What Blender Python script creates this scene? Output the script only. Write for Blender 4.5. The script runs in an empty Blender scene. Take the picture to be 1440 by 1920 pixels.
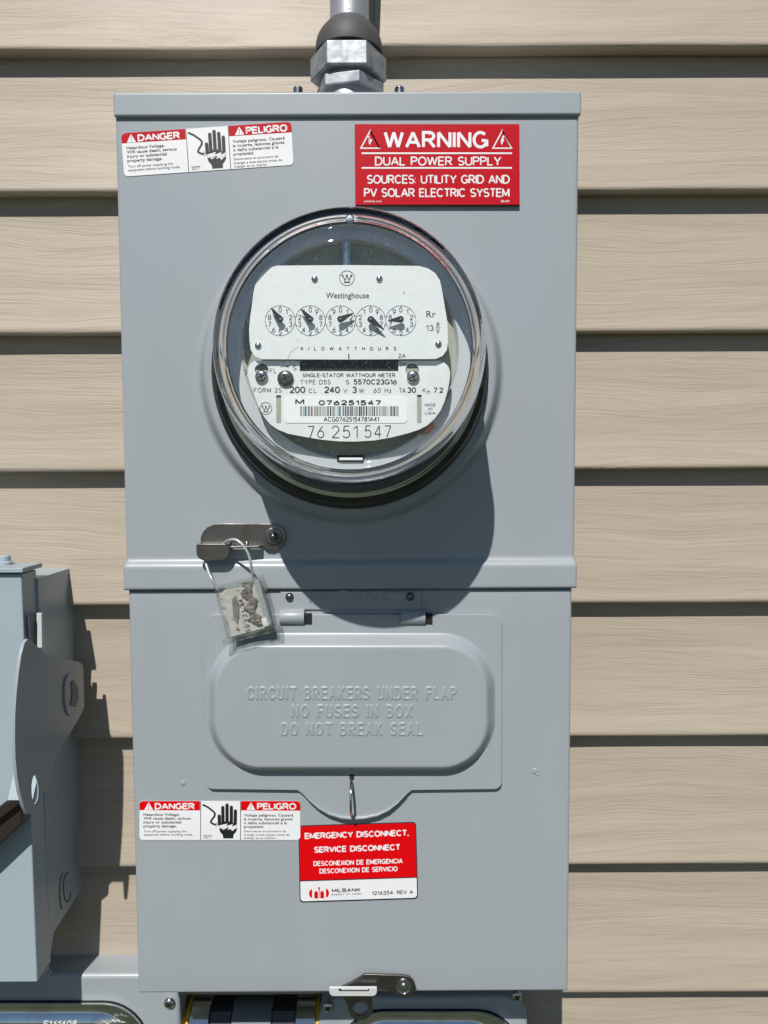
import bpy, bmesh, math, random
from math import sin, cos, pi, radians, sqrt, hypot, atan2
from mathutils import Vector, Matrix
random.seed(7)
S = bpy.context.scene
C = S.collection
# ------------------------------------------------------------------ camera
F_PX, TH, RO, YA, DW, CZ = 1387.0, 0.0573, 0.0045, 0.0018, 0.6363, 1.5
_cy, _sy, _c, _s = cos(YA), sin(YA), cos(TH), sin(TH)
_R = Vector((_cy, -_sy, 0)); _F = Vector((_c*_sy, _c*_cy, -_s)); _U = Vector((_s*_sy, _s*_cy, _c))
_cr, _sr = cos(RO), sin(RO)
CR = _cr*_R - _sr*_U; CU = _sr*_R + _cr*_U; CF = _F
CAM = Vector((0, -DW, CZ))
cd = bpy.data.cameras.new('camera'); cam = bpy.data.objects.new('camera', cd); C.objects.link(cam)
M3 = Matrix((CR, CU, -CF)).transposed()
cam.matrix_world = Matrix.Translation(CAM) @ M3.to_4x4()
cd.sensor_fit = 'HORIZONTAL'; cd.sensor_width = 36.0; cd.lens = F_PX/1440*36
cd.clip_start = 0.02; cd.clip_end = 500
S.camera = cam
S.render.resolution_x, S.render.resolution_y = 768, 1024
# ------------------------------------------------------------------ world, sun, exposure
SUNV = Vector((.21, 1.0, -1.12)).normalized()
w = bpy.data.worlds.new('World'); S.world = w; w.use_nodes = True
nt = w.node_tree; bg = nt.nodes['Background']
sky = nt.nodes.new('ShaderNodeTexSky'); sky.sky_type = 'NISHITA'; sky.sun_disc = False
sky.sun_elevation = math.asin(-SUNV.z)
sky.sun_rotation = atan2(-SUNV.x, -SUNV.y)
sky.air_density = 1.0; sky.dust_density = 0.1; sky.ozone_density = 3.0
nt.links.new(sky.outputs[0], bg.inputs[0]); bg.inputs[1].default_value = 0.052
sl = bpy.data.lights.new('sun', 'SUN'); sl.energy = 4.25; sl.angle = radians(.5); sl.color = (1, .955, .89)
so = bpy.data.objects.new('sun', sl); C.objects.link(so); so.location = (-1, -4, 6)
so.rotation_euler = SUNV.to_track_quat('-Z', 'Y').to_euler()
S.view_settings.view_transform = 'Standard'; S.view_settings.look = 'None'
S.view_settings.gamma = 1; S.view_settings.use_curve_mapping = False
S.view_settings.exposure = 0.08
S.render.engine = 'CYCLES'
S.cycles.max_bounces = 12; S.cycles.transparent_max_bounces = 16; S.cycles.transmission_bounces = 10
S.cycles.sample_clamp_indirect = 6
S.cycles.use_denoising = True

# ------------------------------------------------------------------ mapping photo pixels to points on a plane
def ray(px, py):
    return CF + CR*((px-720)/F_PX) - CU*((py-960)/F_PX)
def P(px, py, y):                      # point on the plane Y = y
    r = ray(px, py); return CAM + r*((y-CAM.y)/r.y)
def PX(px, py, x):                     # point on the plane X = x
    r = ray(px, py); return CAM + r*((x-CAM.x)/r.x)
def PZ(px, py, z):
    r = ray(px, py); return CAM + r*((z-CAM.z)/r.z)

# ------------------------------------------------------------------ materials
MATS = {}
def mat(name, col, rough=.5, metal=0.0, spec=.5, bump=None, var=None, coat=0, emit=None):
    if name in MATS: return MATS[name]
    m = bpy.data.materials.new(name); m.use_nodes = True; n = m.node_tree.nodes; l = m.node_tree.links
    b = n['Principled BSDF']; b.inputs['Base Color'].default_value = (*col, 1)
    b.inputs['Roughness'].default_value = rough; b.inputs['Metallic'].default_value = metal
    b.inputs['Specular IOR Level'].default_value = spec
    if coat: b.inputs['Coat Weight'].default_value = coat; b.inputs['Coat Roughness'].default_value = .15
    tc = n.new('ShaderNodeTexCoord')
    if bump:                            # (scale xyz, strength, distance, detail)
        mp = n.new('ShaderNodeMapping'); mp.inputs['Scale'].default_value = bump[0]
        t = n.new('ShaderNodeTexNoise'); t.inputs['Scale'].default_value = 1; t.inputs['Detail'].default_value = bump[3]
        bp = n.new('ShaderNodeBump'); bp.inputs['Strength'].default_value = bump[1]; bp.inputs['Distance'].default_value = bump[2]
        l.new(tc.outputs['Object'], mp.inputs[0]); l.new(mp.outputs[0], t.inputs[0]); l.new(t.outputs[0], bp.inputs['Height'])
        l.new(bp.outputs[0], b.inputs['Normal'])
    if var:                             # (scale xyz, colour2, low, high [, rough add])
        mp = n.new('ShaderNodeMapping'); mp.inputs['Scale'].default_value = var[0]
        t = n.new('ShaderNodeTexNoise'); t.inputs['Scale'].default_value = 1; t.inputs['Detail'].default_value = 6
        r = n.new('ShaderNodeMapRange'); r.inputs[1].default_value = var[2]; r.inputs[2].default_value = var[3]
        mx = n.new('ShaderNodeMix'); mx.data_type = 'RGBA'
        mx.inputs[6].default_value = (*col, 1); mx.inputs[7].default_value = (*var[1], 1)
        l.new(tc.outputs['Object'], mp.inputs[0]); l.new(mp.outputs[0], t.inputs[0]); l.new(t.outputs[0], r.inputs[0])
        l.new(r.outputs[0], mx.inputs[0]); l.new(mx.outputs[2], b.inputs['Base Color'])
        if len(var) > 4:
            r2 = n.new('ShaderNodeMapRange'); r2.inputs[1].default_value = .3; r2.inputs[2].default_value = .7
            r2.inputs[3].default_value = rough-var[4]; r2.inputs[4].default_value = rough+var[4]
            l.new(t.outputs[0], r2.inputs[0]); l.new(r2.outputs[0], b.inputs['Roughness'])
    MATS[name] = m; return m

PAINT = mat('gray_paint', (.333, .371, .405), .36, bump=((900, 900, 900), .14, .0002, 2), var=((22, 22, 7), (.320, .354, .382), .35, .68, .06))
PAINT_L = mat('pale_gray_paint', (.352, .428, .478), .38, bump=((900, 900, 900), .12, .0002, 2), var=((10, 10, 10), (.338, .412, .460), .35, .7, .03))
PAINT_W = mat('light_gray_paint', (.55, .575, .58), .35)
STEEL = mat('brushed_steel', (.27, .26, .25), .36, 1.0, bump=((300, 300, 2200), .25, .0002, 3), var=((60, 60, 60), (.15, .14, .13), .4, .65, .1))
BRIGHT = mat('bright_steel', (.62, .63, .64), .22, 1.0, bump=((500, 500, 500), .15, .0002, 3), var=((90, 90, 90), (.45, .46, .47), .4, .65, .1))
ZINC = mat('zinc_casting', (.40, .43, .46), .52, .6, bump=((230, 230, 230), .4, .0004, 4), var=((130, 130, 130), (.27, .30, .33), .38, .62, .08))
GALV = mat('galvanised_tube', (.44, .45, .48), .45, .55, bump=((200, 200, 60), .2, .0003, 3), var=((60, 60, 25), (.44, .45, .49), .4, .65, .1))
RUBBER = mat('gray_rubber', (.075, .074, .075), .6, bump=((400, 400, 400), .2, .0003, 3))
BLACK = mat('black_plastic', (.022, .023, .025), .38)
BLACKM = mat('matt_black', (.008, .008, .009), .7)
BROWNBLK = mat('dark_brown_plastic', (.028, .020, .017), .4, bump=((500, 500, 500), .15, .0002, 2))
RIVET = mat('rivet_metal', (.16, .165, .17), .3, .9)
GASKET = mat('yellow_gasket', (.62, .36, .01), .4)
RED = mat('red_print', (.50, .001, .010), .4, spec=.2)
RED2 = mat('bright_red_print', (.68, .001, .004), .4, spec=.2)
WHITE = mat('white_print', (.82, .83, .85), .4, bump=((500, 500, 500), .08, .0002, 2), var=((30, 30, 30), (.78, .79, .81), .4, .65))
INK = mat('black_ink', (.012, .014, .018), .45)
INKC = mat('cyan_ink', (.12, .42, .55), .45)
PLATE = mat('white_aluminium', (.90, .92, .94), .33, .12, bump=((220, 220, 220), .35, .0003, 5), var=((55, 55, 55), (.83, .85, .875), .45, .72, .08))
LABEL = mat('white_label', (.92, .93, .95), .5)
OLIVE = mat('olive_gray_plastic', (.40, .415, .36), .45, bump=((300, 300, 300), .1, .0002, 2))
CHASSIS = mat('dark_chassis', (.12, .12, .125), .5, .2)
RINGM = mat('polished_ring', (.72, .75, .80), .35, .2, bump=((150, 150, 150), .3, .0003, 3))
COPPER = mat('copper', (.55, .22, .13), .35, 1.0)
CHROME = mat('polished_chrome_plate', (.70, .71, .70), .07, 1.0, bump=((60, 60, 60), .12, .0006, 3), var=((70, 70, 70), (.55, .56, .54), .45, .7, .05))
SCUFF = mat('white_scuff', (.62, .66, .68), .7)

def siding_mat():
    m = bpy.data.materials.new('beige_vinyl'); m.use_nodes = True; n = m.node_tree.nodes; l = m.node_tree.links
    b = n['Principled BSDF']; b.inputs['Roughness'].default_value = .48; b.inputs['Specular IOR Level'].default_value = .35
    tc = n.new('ShaderNodeTexCoord'); oi = n.new('ShaderNodeObjectInfo')
    cmb = n.new('ShaderNodeCombineXYZ'); mu = n.new('ShaderNodeMath'); mu.operation = 'MULTIPLY'; mu.inputs[1].default_value = 7.0
    l.new(oi.outputs['Random'], mu.inputs[0]); l.new(mu.outputs[0], cmb.inputs[0]); l.new(mu.outputs[0], cmb.inputs[1])
    add = n.new('ShaderNodeVectorMath'); add.operation = 'ADD'
    l.new(tc.outputs['Object'], add.inputs[0]); l.new(cmb.outputs[0], add.inputs[1])
    # slow warp so that the grain lines drift up and down
    mpw = n.new('ShaderNodeMapping'); mpw.inputs['Scale'].default_value = (5, 5, 18)
    wn = n.new('ShaderNodeTexNoise'); wn.inputs['Scale'].default_value = 1; wn.inputs['Detail'].default_value = 2
    l.new(add.outputs[0], mpw.inputs[0]); l.new(mpw.outputs[0], wn.inputs[0])
    sc = n.new('ShaderNodeVectorMath'); sc.operation = 'MULTIPLY'; sc.inputs[1].default_value = (0, 0, .03)
    l.new(wn.outputs['Color'], sc.inputs[0])
    ad2 = n.new('ShaderNodeVectorMath'); ad2.operation = 'ADD'; l.new(add.outputs[0], ad2.inputs[0]); l.new(sc.outputs[0], ad2.inputs[1])
    def noise(scale, det, rough=.6):
        mp = n.new('ShaderNodeMapping'); mp.inputs['Scale'].default_value = scale
        t = n.new('ShaderNodeTexNoise'); t.inputs['Scale'].default_value = 1; t.inputs['Detail'].default_value = det; t.inputs['Roughness'].default_value = rough
        l.new(ad2.outputs[0], mp.inputs[0]); l.new(mp.outputs[0], t.inputs[0]); return t.outputs[0]
    g1 = noise((12, 12, 400), 3); g2 = noise((32, 32, 620), 4, .7); g3 = noise((3, 3, 60), 2)
    mk = noise((6, 6, 24), 2)
    # grooves: thin where the noise crosses a level
    r = n.new('ShaderNodeMapRange'); r.inputs[1].default_value = .36; r.inputs[2].default_value = .52
    l.new(g1, r.inputs[0])
    r2 = n.new('ShaderNodeMapRange'); r2.inputs[1].default_value = .40; r2.inputs[2].default_value = .60; r2.inputs[3].default_value = .0; r2.inputs[4].default_value = .6
    l.new(g2, r2.inputs[0])
    rm = n.new('ShaderNodeMapRange'); rm.inputs[1].default_value = .35; rm.inputs[2].default_value = .62; rm.inputs[3].default_value = .25; rm.inputs[4].default_value = 1
    l.new(mk, rm.inputs[0])
    a = n.new('ShaderNodeMath'); a.operation = 'ADD'; l.new(r.outputs[0], a.inputs[0]); l.new(r2.outputs[0], a.inputs[1])
    a2 = n.new('ShaderNodeMath'); a2.operation = 'MULTIPLY'; l.new(a.outputs[0], a2.inputs[0]); l.new(rm.outputs[0], a2.inputs[1])
    bp = n.new('ShaderNodeBump'); bp.inputs['Strength'].default_value = .6; bp.inputs['Distance'].default_value = .0002
    l.new(a2.outputs[0], bp.inputs['Height']); l.new(bp.outputs[0], b.inputs['Normal'])
    mx = n.new('ShaderNodeMix'); mx.data_type = 'RGBA'
    mx.inputs[6].default_value = (.386, .328, .264, 1); mx.inputs[7].default_value = (.444, .384, .313, 1)
    r3 = n.new('ShaderNodeMapRange'); r3.inputs[1].default_value = .3; r3.inputs[2].default_value = .7
    l.new(g3, r3.inputs[0]); l.new(r3.outputs[0], mx.inputs[0])
    mx2 = n.new('ShaderNodeMix'); mx2.data_type = 'RGBA'; mx2.blend_type = 'MULTIPLY'; mx2.inputs[0].default_value = .08
    l.new(mx.outputs[2], mx2.inputs[6]); l.new(r.outputs[0], mx2.inputs[7]); l.new(mx2.outputs[2], b.inputs['Base Color'])
    return m
SIDING = siding_mat()

def front_only(n, l, fac):
    g = n.new('ShaderNodeNewGeometry'); s = n.new('ShaderNodeMath'); s.operation = 'SUBTRACT'; s.inputs[0].default_value = 1
    m = n.new('ShaderNodeMath'); m.operation = 'MULTIPLY'
    l.new(g.outputs['Backfacing'], s.inputs[1]); l.new(s.outputs[0], m.inputs[0]); l.new(fac, m.inputs[1]); return m.outputs[0]
def glass_mats():
    # thin flat pane: what passes straight through + fresnel reflection
    m = bpy.data.materials.new('clear_front_glass'); m.use_nodes = True; n = m.node_tree.nodes; l = m.node_tree.links
    n.remove(n['Principled BSDF']); out = n['Material Output']
    t = n.new('ShaderNodeBsdfTransparent'); t.inputs[0].default_value = (.975, .985, .98, 1)
    g = n.new('ShaderNodeBsdfGlossy'); g.inputs['Roughness'].default_value = .02
    fr = n.new('ShaderNodeFresnel'); fr.inputs[0].default_value = 1.45
    mx = n.new('ShaderNodeMixShader'); l.new(front_only(n, l, fr.outputs[0]), mx.inputs[0]); l.new(t.outputs[0], mx.inputs[1]); l.new(g.outputs[0], mx.inputs[2])
    # faint dust and scratches on the pane
    d = n.new('ShaderNodeBsdfDiffuse'); d.inputs[0].default_value = (.7, .72, .7, 1)
    tc = n.new('ShaderNodeTexCoord'); tn = n.new('ShaderNodeTexNoise'); tn.inputs['Scale'].default_value = 700; tn.inputs['Detail'].default_value = 2
    l.new(tc.outputs['Object'], tn.inputs[0])
    r = n.new('ShaderNodeMapRange'); r.inputs[1].default_value = .62; r.inputs[2].default_value = .75; r.inputs[3].default_value = .006; r.inputs[4].default_value = .14
    l.new(tn.outputs[0], r.inputs[0])
    m2 = n.new('ShaderNodeMixShader'); l.new(r.outputs[0], m2.inputs[0]); l.new(mx.outputs[0], m2.inputs[1]); l.new(d.outputs[0], m2.inputs[2])
    l.new(m2.outputs[0], out.inputs[0])
    k = bpy.data.materials.new('thick_side_glass'); k.use_nodes = True; n = k.node_tree.nodes; l = k.node_tree.links
    n.remove(n['Principled BSDF']); out = n['Material Output']
    t = n.new('ShaderNodeBsdfTransparent'); t.inputs[0].default_value = (.93, .95, .94, 1)
    g = n.new('ShaderNodeBsdfGlass'); g.inputs['Roughness'].default_value = 0.0; g.inputs['IOR'].default_value = 1.5
    n.remove(t); l.new(g.outputs[0], out.inputs[0])
    return m, k
GLASS_F, GLASS_S = glass_mats()

def acrylic():
    m = bpy.data.materials.new('scratched_clear_plastic'); m.use_nodes = True; n = m.node_tree.nodes; l = m.node_tree.links
    n.remove(n['Principled BSDF']); out = n['Material Output']
    t = n.new('ShaderNodeBsdfTransparent'); t.inputs[0].default_value = (.88, .89, .87, 1)
    g = n.new('ShaderNodeBsdfGlossy'); g.inputs['Roughness'].default_value = .12
    d = n.new('ShaderNodeBsdfDiffuse'); d.inputs[0].default_value = (.42, .44, .43, 1)
    fr = n.new('ShaderNodeFresnel'); fr.inputs[0].default_value = 1.5
    tc = n.new('ShaderNodeTexCoord'); tn = n.new('ShaderNodeTexNoise'); tn.inputs['Scale'].default_value = 160; tn.inputs['Detail'].default_value = 5
    l.new(tc.outputs['Object'], tn.inputs[0])
    r = n.new('ShaderNodeMapRange'); r.inputs[1].default_value = .4; r.inputs[2].default_value = .75; r.inputs[3].default_value = .04; r.inputs[4].default_value = .30
    l.new(tn.outputs[0], r.inputs[0])
    m1 = n.new('ShaderNodeMixShader'); l.new(r.outputs[0], m1.inputs[0]); l.new(t.outputs[0], m1.inputs[1]); l.new(d.outputs[0], m1.inputs[2])
    m2 = n.new('ShaderNodeMixShader'); l.new(front_only(n, l, fr.outputs[0]), m2.inputs[0]); l.new(m1.outputs[0], m2.inputs[1]); l.new(g.outputs[0], m2.inputs[2])
    l.new(m2.outputs[0], out.inputs[0]); return m
ACRYL = acrylic()

def insert_mat():
    m = bpy.data.materials.new('stained_seal_insert'); m.use_nodes = True; n = m.node_tree.nodes; l = m.node_tree.links
    b = n['Principled BSDF']; b.inputs['Roughness'].default_value = .5
    tc = n.new('ShaderNodeTexCoord')
    def cr(scale, det, stops):
        t = n.new('ShaderNodeTexNoise'); t.inputs['Scale'].default_value = scale; t.inputs['Detail'].default_value = det
        l.new(tc.outputs['Object'], t.inputs[0]); c = n.new('ShaderNodeValToRGB')
        while len(c.color_ramp.elements) < len(stops): c.color_ramp.elements.new(.5)
        for e, (p, col) in zip(c.color_ramp.elements, stops): e.position = p; e.color = (*col, 1)
        l.new(t.outputs[0], c.inputs[0]); return c.outputs[0]
    a = cr(210, 5, [(.30, (.07, .05, .045)), (.36, (.22, .18, .15)), (.41, (.56, .55, .53)), (.64, (.64, .63, .62)), (.72, (.36, .35, .20))])
    l.new(a, b.inputs['Base Color']); return m
INSERT = insert_mat()

def grass_mat():
    return mat('lawn', (.022, .034, .012), .8, bump=((40, 40, 40), .8, .02, 5), var=((6, 6, 6), (.038, .052, .018), .35, .65))
GRASS = grass_mat()

# ------------------------------------------------------------------ object helpers
def link(o, parent):
    C.objects.link(o)
    if parent is not None: o.parent = parent
def origin(parent):
    p = Vector((0, 0, 0))
    while parent is not None: p += parent.location; parent = parent.parent
    return p
def thing(name, label, cat, loc, group=None):
    o = bpy.data.objects.new(name, None); o.empty_display_size = .05; C.objects.link(o); o.location = loc
    o['label'] = label; o['category'] = cat
    if group: o['group'] = group
    return o
class MB:
    def __init__(s): s.v = []; s.f = []; s.mi = []; s.mats = []
    def m(s, material):
        if material not in s.mats: s.mats.append(material)
        return s.mats.index(material)
    def add(s, vs, fs, material=None):
        k = s.m(material) if material else 0; b = len(s.v); s.v += [Vector(q) for q in vs]
        for f in fs: s.f.append(tuple(b+i for i in f)); s.mi.append(k)
        return s
    def box(s, x0, x1, y0, y1, z0, z1, material=None):
        vs = [(x, y, z) for x in (x0, x1) for y in (y0, y1) for z in (z0, z1)]
        return s.add(vs, [(0, 1, 3, 2), (4, 6, 7, 5), (0, 4, 5, 1), (2, 3, 7, 6), (0, 2, 6, 4), (1, 5, 7, 3)], material)
    def prism(s, pts, d, material=None):          # pts: world points of the front outline, d: vector to the back
        n = len(pts); d = Vector(d); vs = [Vector(p) for p in pts] + [Vector(p)+d for p in pts]
        return s.add(vs, [tuple(range(n)), tuple(range(2*n-1, n-1, -1))] + [(i, i+n, (i+1) % n+n, (i+1) % n) for i in range(n)], material)
    def lathe(s, c, prof, axis=(0, -1, 0), seg=96, material=None, caps=True, matf=None):   # prof: (r, t) along axis
        ax = Vector(axis).normalized(); up = Vector((0, 0, 1)) if abs(ax.z) < .9 else Vector((1, 0, 0))
        e1 = up.cross(ax).normalized(); e2 = ax.cross(e1); c = Vector(c); b = len(s.v)
        for r, t in prof:
            for i in range(seg):
                a = 2*pi*i/seg; s.v.append(c + ax*t + (e1*cos(a)+e2*sin(a))*r)
        k0 = s.m(material) if material else 0
        for j in range(len(prof)-1):
            k = s.m(matf(j)) if matf else k0
            for i in range(seg):
                i2 = (i+1) % seg; s.f.append((b+j*seg+i, b+j*seg+i2, b+(j+1)*seg+i2, b+(j+1)*seg+i)); s.mi.append(k)
        if caps:
            k = s.m(matf(0)) if matf else k0
            s.f.append(tuple(b+i for i in range(seg-1, -1, -1))); s.mi.append(k)
            k = s.m(matf(len(prof)-2)) if matf else k0
            s.f.append(tuple(b+(len(prof)-1)*seg+i for i in range(seg))); s.mi.append(k)
        return s
    def tube(s, path, r, seg=10, material=None, closed=False):
        path = [Vector(p) for p in path]; n = len(path); b = len(s.v); prev = None
        for i, p in enumerate(path):
            if closed: t = (path[(i+1) % n]-path[i-1]).normalized()
            else: t = (path[min(i+1, n-1)]-path[max(i-1, 0)]).normalized()
            if prev is None:
                u = Vector((0, 1, 0)) if abs(t.y) < .9 else Vector((1, 0, 0)); e1 = t.cross(u).normalized()
            else: e1 = (prev - t*prev.dot(t)).normalized()
            prev = e1; e2 = t.cross(e1); rr = r[i] if isinstance(r, (list, tuple)) else r
            for k in range(seg):
                a = 2*pi*k/seg; s.v.append(p + (e1*cos(a)+e2*sin(a))*rr)
        mi = s.m(material) if material else 0
        for i in range(n if closed else n-1):
            for k in range(seg):
                k2 = (k+1) % seg; i2 = (i+1) % n; s.f.append((b+i*seg+k, b+i2*seg+k, b+i2*seg+k2, b+i*seg+k2)); s.mi.append(mi)
        if not closed:
            s.f.append(tuple(b+k for k in range(seg))); s.mi.append(mi); s.f.append(tuple(b+(n-1)*seg+k for k in range(seg-1, -1, -1))); s.mi.append(mi)
        return s
    def build(s, name, material, parent=None, smooth=35, bevel=0, seg=2, loc=None, normals=True, **props):
        me = bpy.data.meshes.new(name); org = origin(parent) if parent is not None else Vector(loc or (0, 0, 0))
        me.from_pydata([v-org for v in s.v], [], s.f)
        ms = s.mats if s.mats else [material]
        for q in ms: me.materials.append(q)
        if s.mats: me.polygons.foreach_set('material_index', s.mi)
        if normals:
            bm = bmesh.new(); bm.from_mesh(me); bmesh.ops.recalc_face_normals(bm, faces=bm.faces); bm.to_mesh(me); bm.free()
        if smooth:
            me.polygons.foreach_set('use_smooth', [True]*len(me.polygons)); me.set_sharp_from_angle(angle=radians(smooth))
        me.update()
        o = bpy.data.objects.new(name, me); link(o, parent)
        if parent is None and loc: o.location = loc
        if bevel:
            bv = o.modifiers.new('bevel', 'BEVEL'); bv.width = bevel; bv.segments = seg; bv.limit_method = 'ANGLE'; bv.angle_limit = radians(30)
            bv.harden_normals = True
        for k, v in props.items(): o[k] = v
        return o

# ------------------------------------------------------------------ stroke lettering
def arc(cx, cy, rx, ry, a0, a1, n=None):
    n = n or max(3, int(abs(a1-a0)/18)); return [(cx+rx*cos(radians(a0+(a1-a0)*i/n)), cy+ry*sin(radians(a0+(a1-a0)*i/n))) for i in range(n+1)]
G = {
 'A': (.74, [[(0, 0), (.37, 1), (.74, 0)], [(.13, .33), (.61, .33)]]),
 'B': (.62, [[(0, 0), (0, 1), (.34, 1)]+arc(.34, .765, .22, .235, 90, -90)+[(0, .53)], [(.34, .53)]+arc(.35, .265, .27, .265, 90, -90)+[(0, 0)]]),
 'C': (.72, [arc(.37, .5, .37, .5, 42, 318, 18)]),
 'D': (.68, [[(0, 0), (0, 1), (.28, 1)]+arc(.28, .5, .40, .5, 90, -90, 12)+[(0, 0)]]),
 'E': (.56, [[(.56, 1), (0, 1), (0, 0), (.56, 0)], [(0, .53), (.5, .53)]]),
 'F': (.54, [[(.54, 1), (0, 1), (0, 0)], [(0, .52), (.46, .52)]]),
 'G': (.74, [arc(.37, .5, .37, .5, 45, 360, 18)+[(.74, .45), (.44, .45)], [(.74, .45), (.74, .05)]]),
 'H': (.64, [[(0, 0), (0, 1)], [(.64, 0), (.64, 1)], [(0, .52), (.64, .52)]]),
 'I': (.02, [[(.01, 0), (.01, 1)]]),
 'J': (.45, [[(.45, 1), (.45, .25)]+arc(.225, .25, .225, .25, 0, -180)]),
 'K': (.64, [[(0, 0), (0, 1)], [(.6, 1), (0, .36)], [(.2, .57), (.64, 0)]]),
 'L': (.5, [[(0, 1), (0, 0), (.5, 0)]]),
 'M': (.76, [[(0, 0), (0, 1), (.38, .12), (.76, 1), (.76, 0)]]),
 'N': (.66, [[(0, 0), (0, 1), (.66, 0), (.66, 1)]]),
 'O': (.78, [arc(.39, .5, .39, .5, 90, 450, 24)]),
 'P': (.58, [[(0, 0), (0, 1), (.32, 1)]+arc(.32, .74, .26, .26, 90, -90)+[(0, .48)]]),
 'R': (.64, [[(0, 0), (0, 1), (.34, 1)]+arc(.34, .745, .26, .255, 90, -90)+[(0, .49)], [(.30, .49), (.64, 0)]]),
 'S': (.60, [arc(.30, .745, .27, .255, 35, 270, 12)+arc(.30, .25, .30, .25, 90, -145, 12)[1:]]),
 'T': (.62, [[(0, 1), (.62, 1)], [(.31, 1), (.31, 0)]]),
 'U': (.64, [[(0, 1), (0, .3)]+arc(.32, .3, .32, .3, 180, 360, 10)+[(.64, 1)]]),
 'V': (.7, [[(0, 1), (.35, 0), (.7, 1)]]),
 'W': (1.0, [[(0, 1), (.25, 0), (.5, 1), (.75, 0), (1.0, 1)]]),
 'X': (.66, [[(0, 0), (.66, 1)], [(0, 1), (.66, 0)]]),
 'Y': (.68, [[(0, 1), (.34, .45), (.68, 1)], [(.34, .45), (.34, 0)]]),
 'Z': (.6, [[(0, 1), (.6, 1), (0, 0), (.6, 0)]]),
 '0': (.56, [arc(.28, .5, .28, .5, 90, 450, 20)]),
 '1': (.26, [[(0, .78), (.26, 1), (.26, 0)]]),
 '2': (.54, [arc(.27, .72, .27, .28, 170, -35, 11)+[(0, 0), (.56, 0)]]),
 '3': (.54, [arc(.26, .75, .25, .25, 160, -90, 12), arc(.26, .25, .28, .25, 90, -160, 12)]),
 '4': (.58, [[(.42, 0), (.42, 1), (0, .28), (.58, .28)]]),
 '5': (.54, [[(.5, 1), (.1, 1), (.04, .52)]+arc(.25, .32, .29, .32, 115, -150, 13)]),
 '6': (.56, [[(.44, 1), (.08, .5)]+arc(.28, .30, .28, .30, 150, 510, 18)]),
 '7': (.54, [[(0, 1), (.54, 1), (.18, 0)]]),
 '8': (.56, [arc(.28, .76, .23, .24, -90, 270, 16), arc(.28, .26, .28, .26, 90, 450, 16)]),
 '9': (.56, [[(.12, 0), (.48, .5)]+arc(.28, .70, .28, .30, -30, 330, 18)]),
 '.': (.05, [[(.0, .0), (.05, .0)]]), ':': (.05, [[(.0, .08), (.05, .08)], [(.0, .6), (.05, .6)]]),
 ',': (.06, [[(.05, .05), (0, -.15)]]), '-': (.3, [[(0, .45), (.3, .45)]]), ' ': (.32, []), '/': (.4, [[(0, 0), (.4, 1)]]),
 'h': (.46, [[(0, 0), (0, 1)], [(0, .35)]+arc(.22, .38, .22, .25, 180, 0, 8)+[(.44, 0)]]),
 'z': (.42, [[(0, .62), (.42, .62), (0, 0), (.42, 0)]]),
}
def split_acute(p):
    out, cur = [], [p[0]]
    for i in range(1, len(p)):
        cur.append(p[i])
        if i < len(p)-1:
            a, b = (p[i][0]-p[i-1][0], p[i][1]-p[i-1][1]), (p[i+1][0]-p[i][0], p[i+1][1]-p[i][1])
            if (a[0]*b[0]+a[1]*b[1])/((hypot(*a)*hypot(*b)) or 1) < -.3: out.append(cur); cur = [p[i]]
    return out+[cur]
for _k in G: G[_k] = (G[_k][0], [q for p in G[_k][1] for q in split_acute(p)])
def stroke_poly(pts, t):
    """quads of a mitred stroke of thickness t"""
    out = []; n = len(pts); L = []; Rr = []
    closed = n > 3 and hypot(pts[0][0]-pts[-1][0], pts[0][1]-pts[-1][1]) < 1e-6
    for i in range(n):
        a = pts[i-1] if i else (pts[-2] if closed else None); b = pts[i]; c = pts[i+1] if i < n-1 else (pts[1] if closed else None)
        def nrm(p, q):
            dx, dy = q[0]-p[0], q[1]-p[1]; d = hypot(dx, dy) or 1; return (-dy/d, dx/d)
        if a is None: nn = nrm(b, c); k = 1
        elif c is None: nn = nrm(a, b); k = 1
        else:
            n1, n2 = nrm(a, b), nrm(b, c); sx, sy = n1[0]+n2[0], n1[1]+n2[1]; d = hypot(sx, sy) or 1
            nn = (sx/d, sy/d); k = min(1/max(.35, nn[0]*n1[0]+nn[1]*n1[1]), 2.2)
        L.append((b[0]+nn[0]*k*t/2, b[1]+nn[1]*k*t/2)); Rr.append((b[0]-nn[0]*k*t/2, b[1]-nn[1]*k*t/2))
    for i in range(n-1): out.append((L[i], L[i+1], Rr[i+1], Rr[i]))
    return out
FONT = bpy.data.curves.new('lettering', 'FONT')
_bt = {}
def bfont(s, off):
    if (s, off) in _bt: return _bt[(s, off)]
    FONT.body = s; FONT.size = 1; FONT.offset = off; FONT.resolution_u = 3
    o = bpy.data.objects.new('lettering', FONT); me = bpy.data.meshes.new_from_object(o)
    vs = [(v.co.x, v.co.y) for v in me.vertices]; fs = [tuple(p.vertices) for p in me.polygons]
    bpy.data.objects.remove(o); bpy.data.meshes.remove(me); _bt[(s, off)] = (vs, fs); return vs, fs

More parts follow.
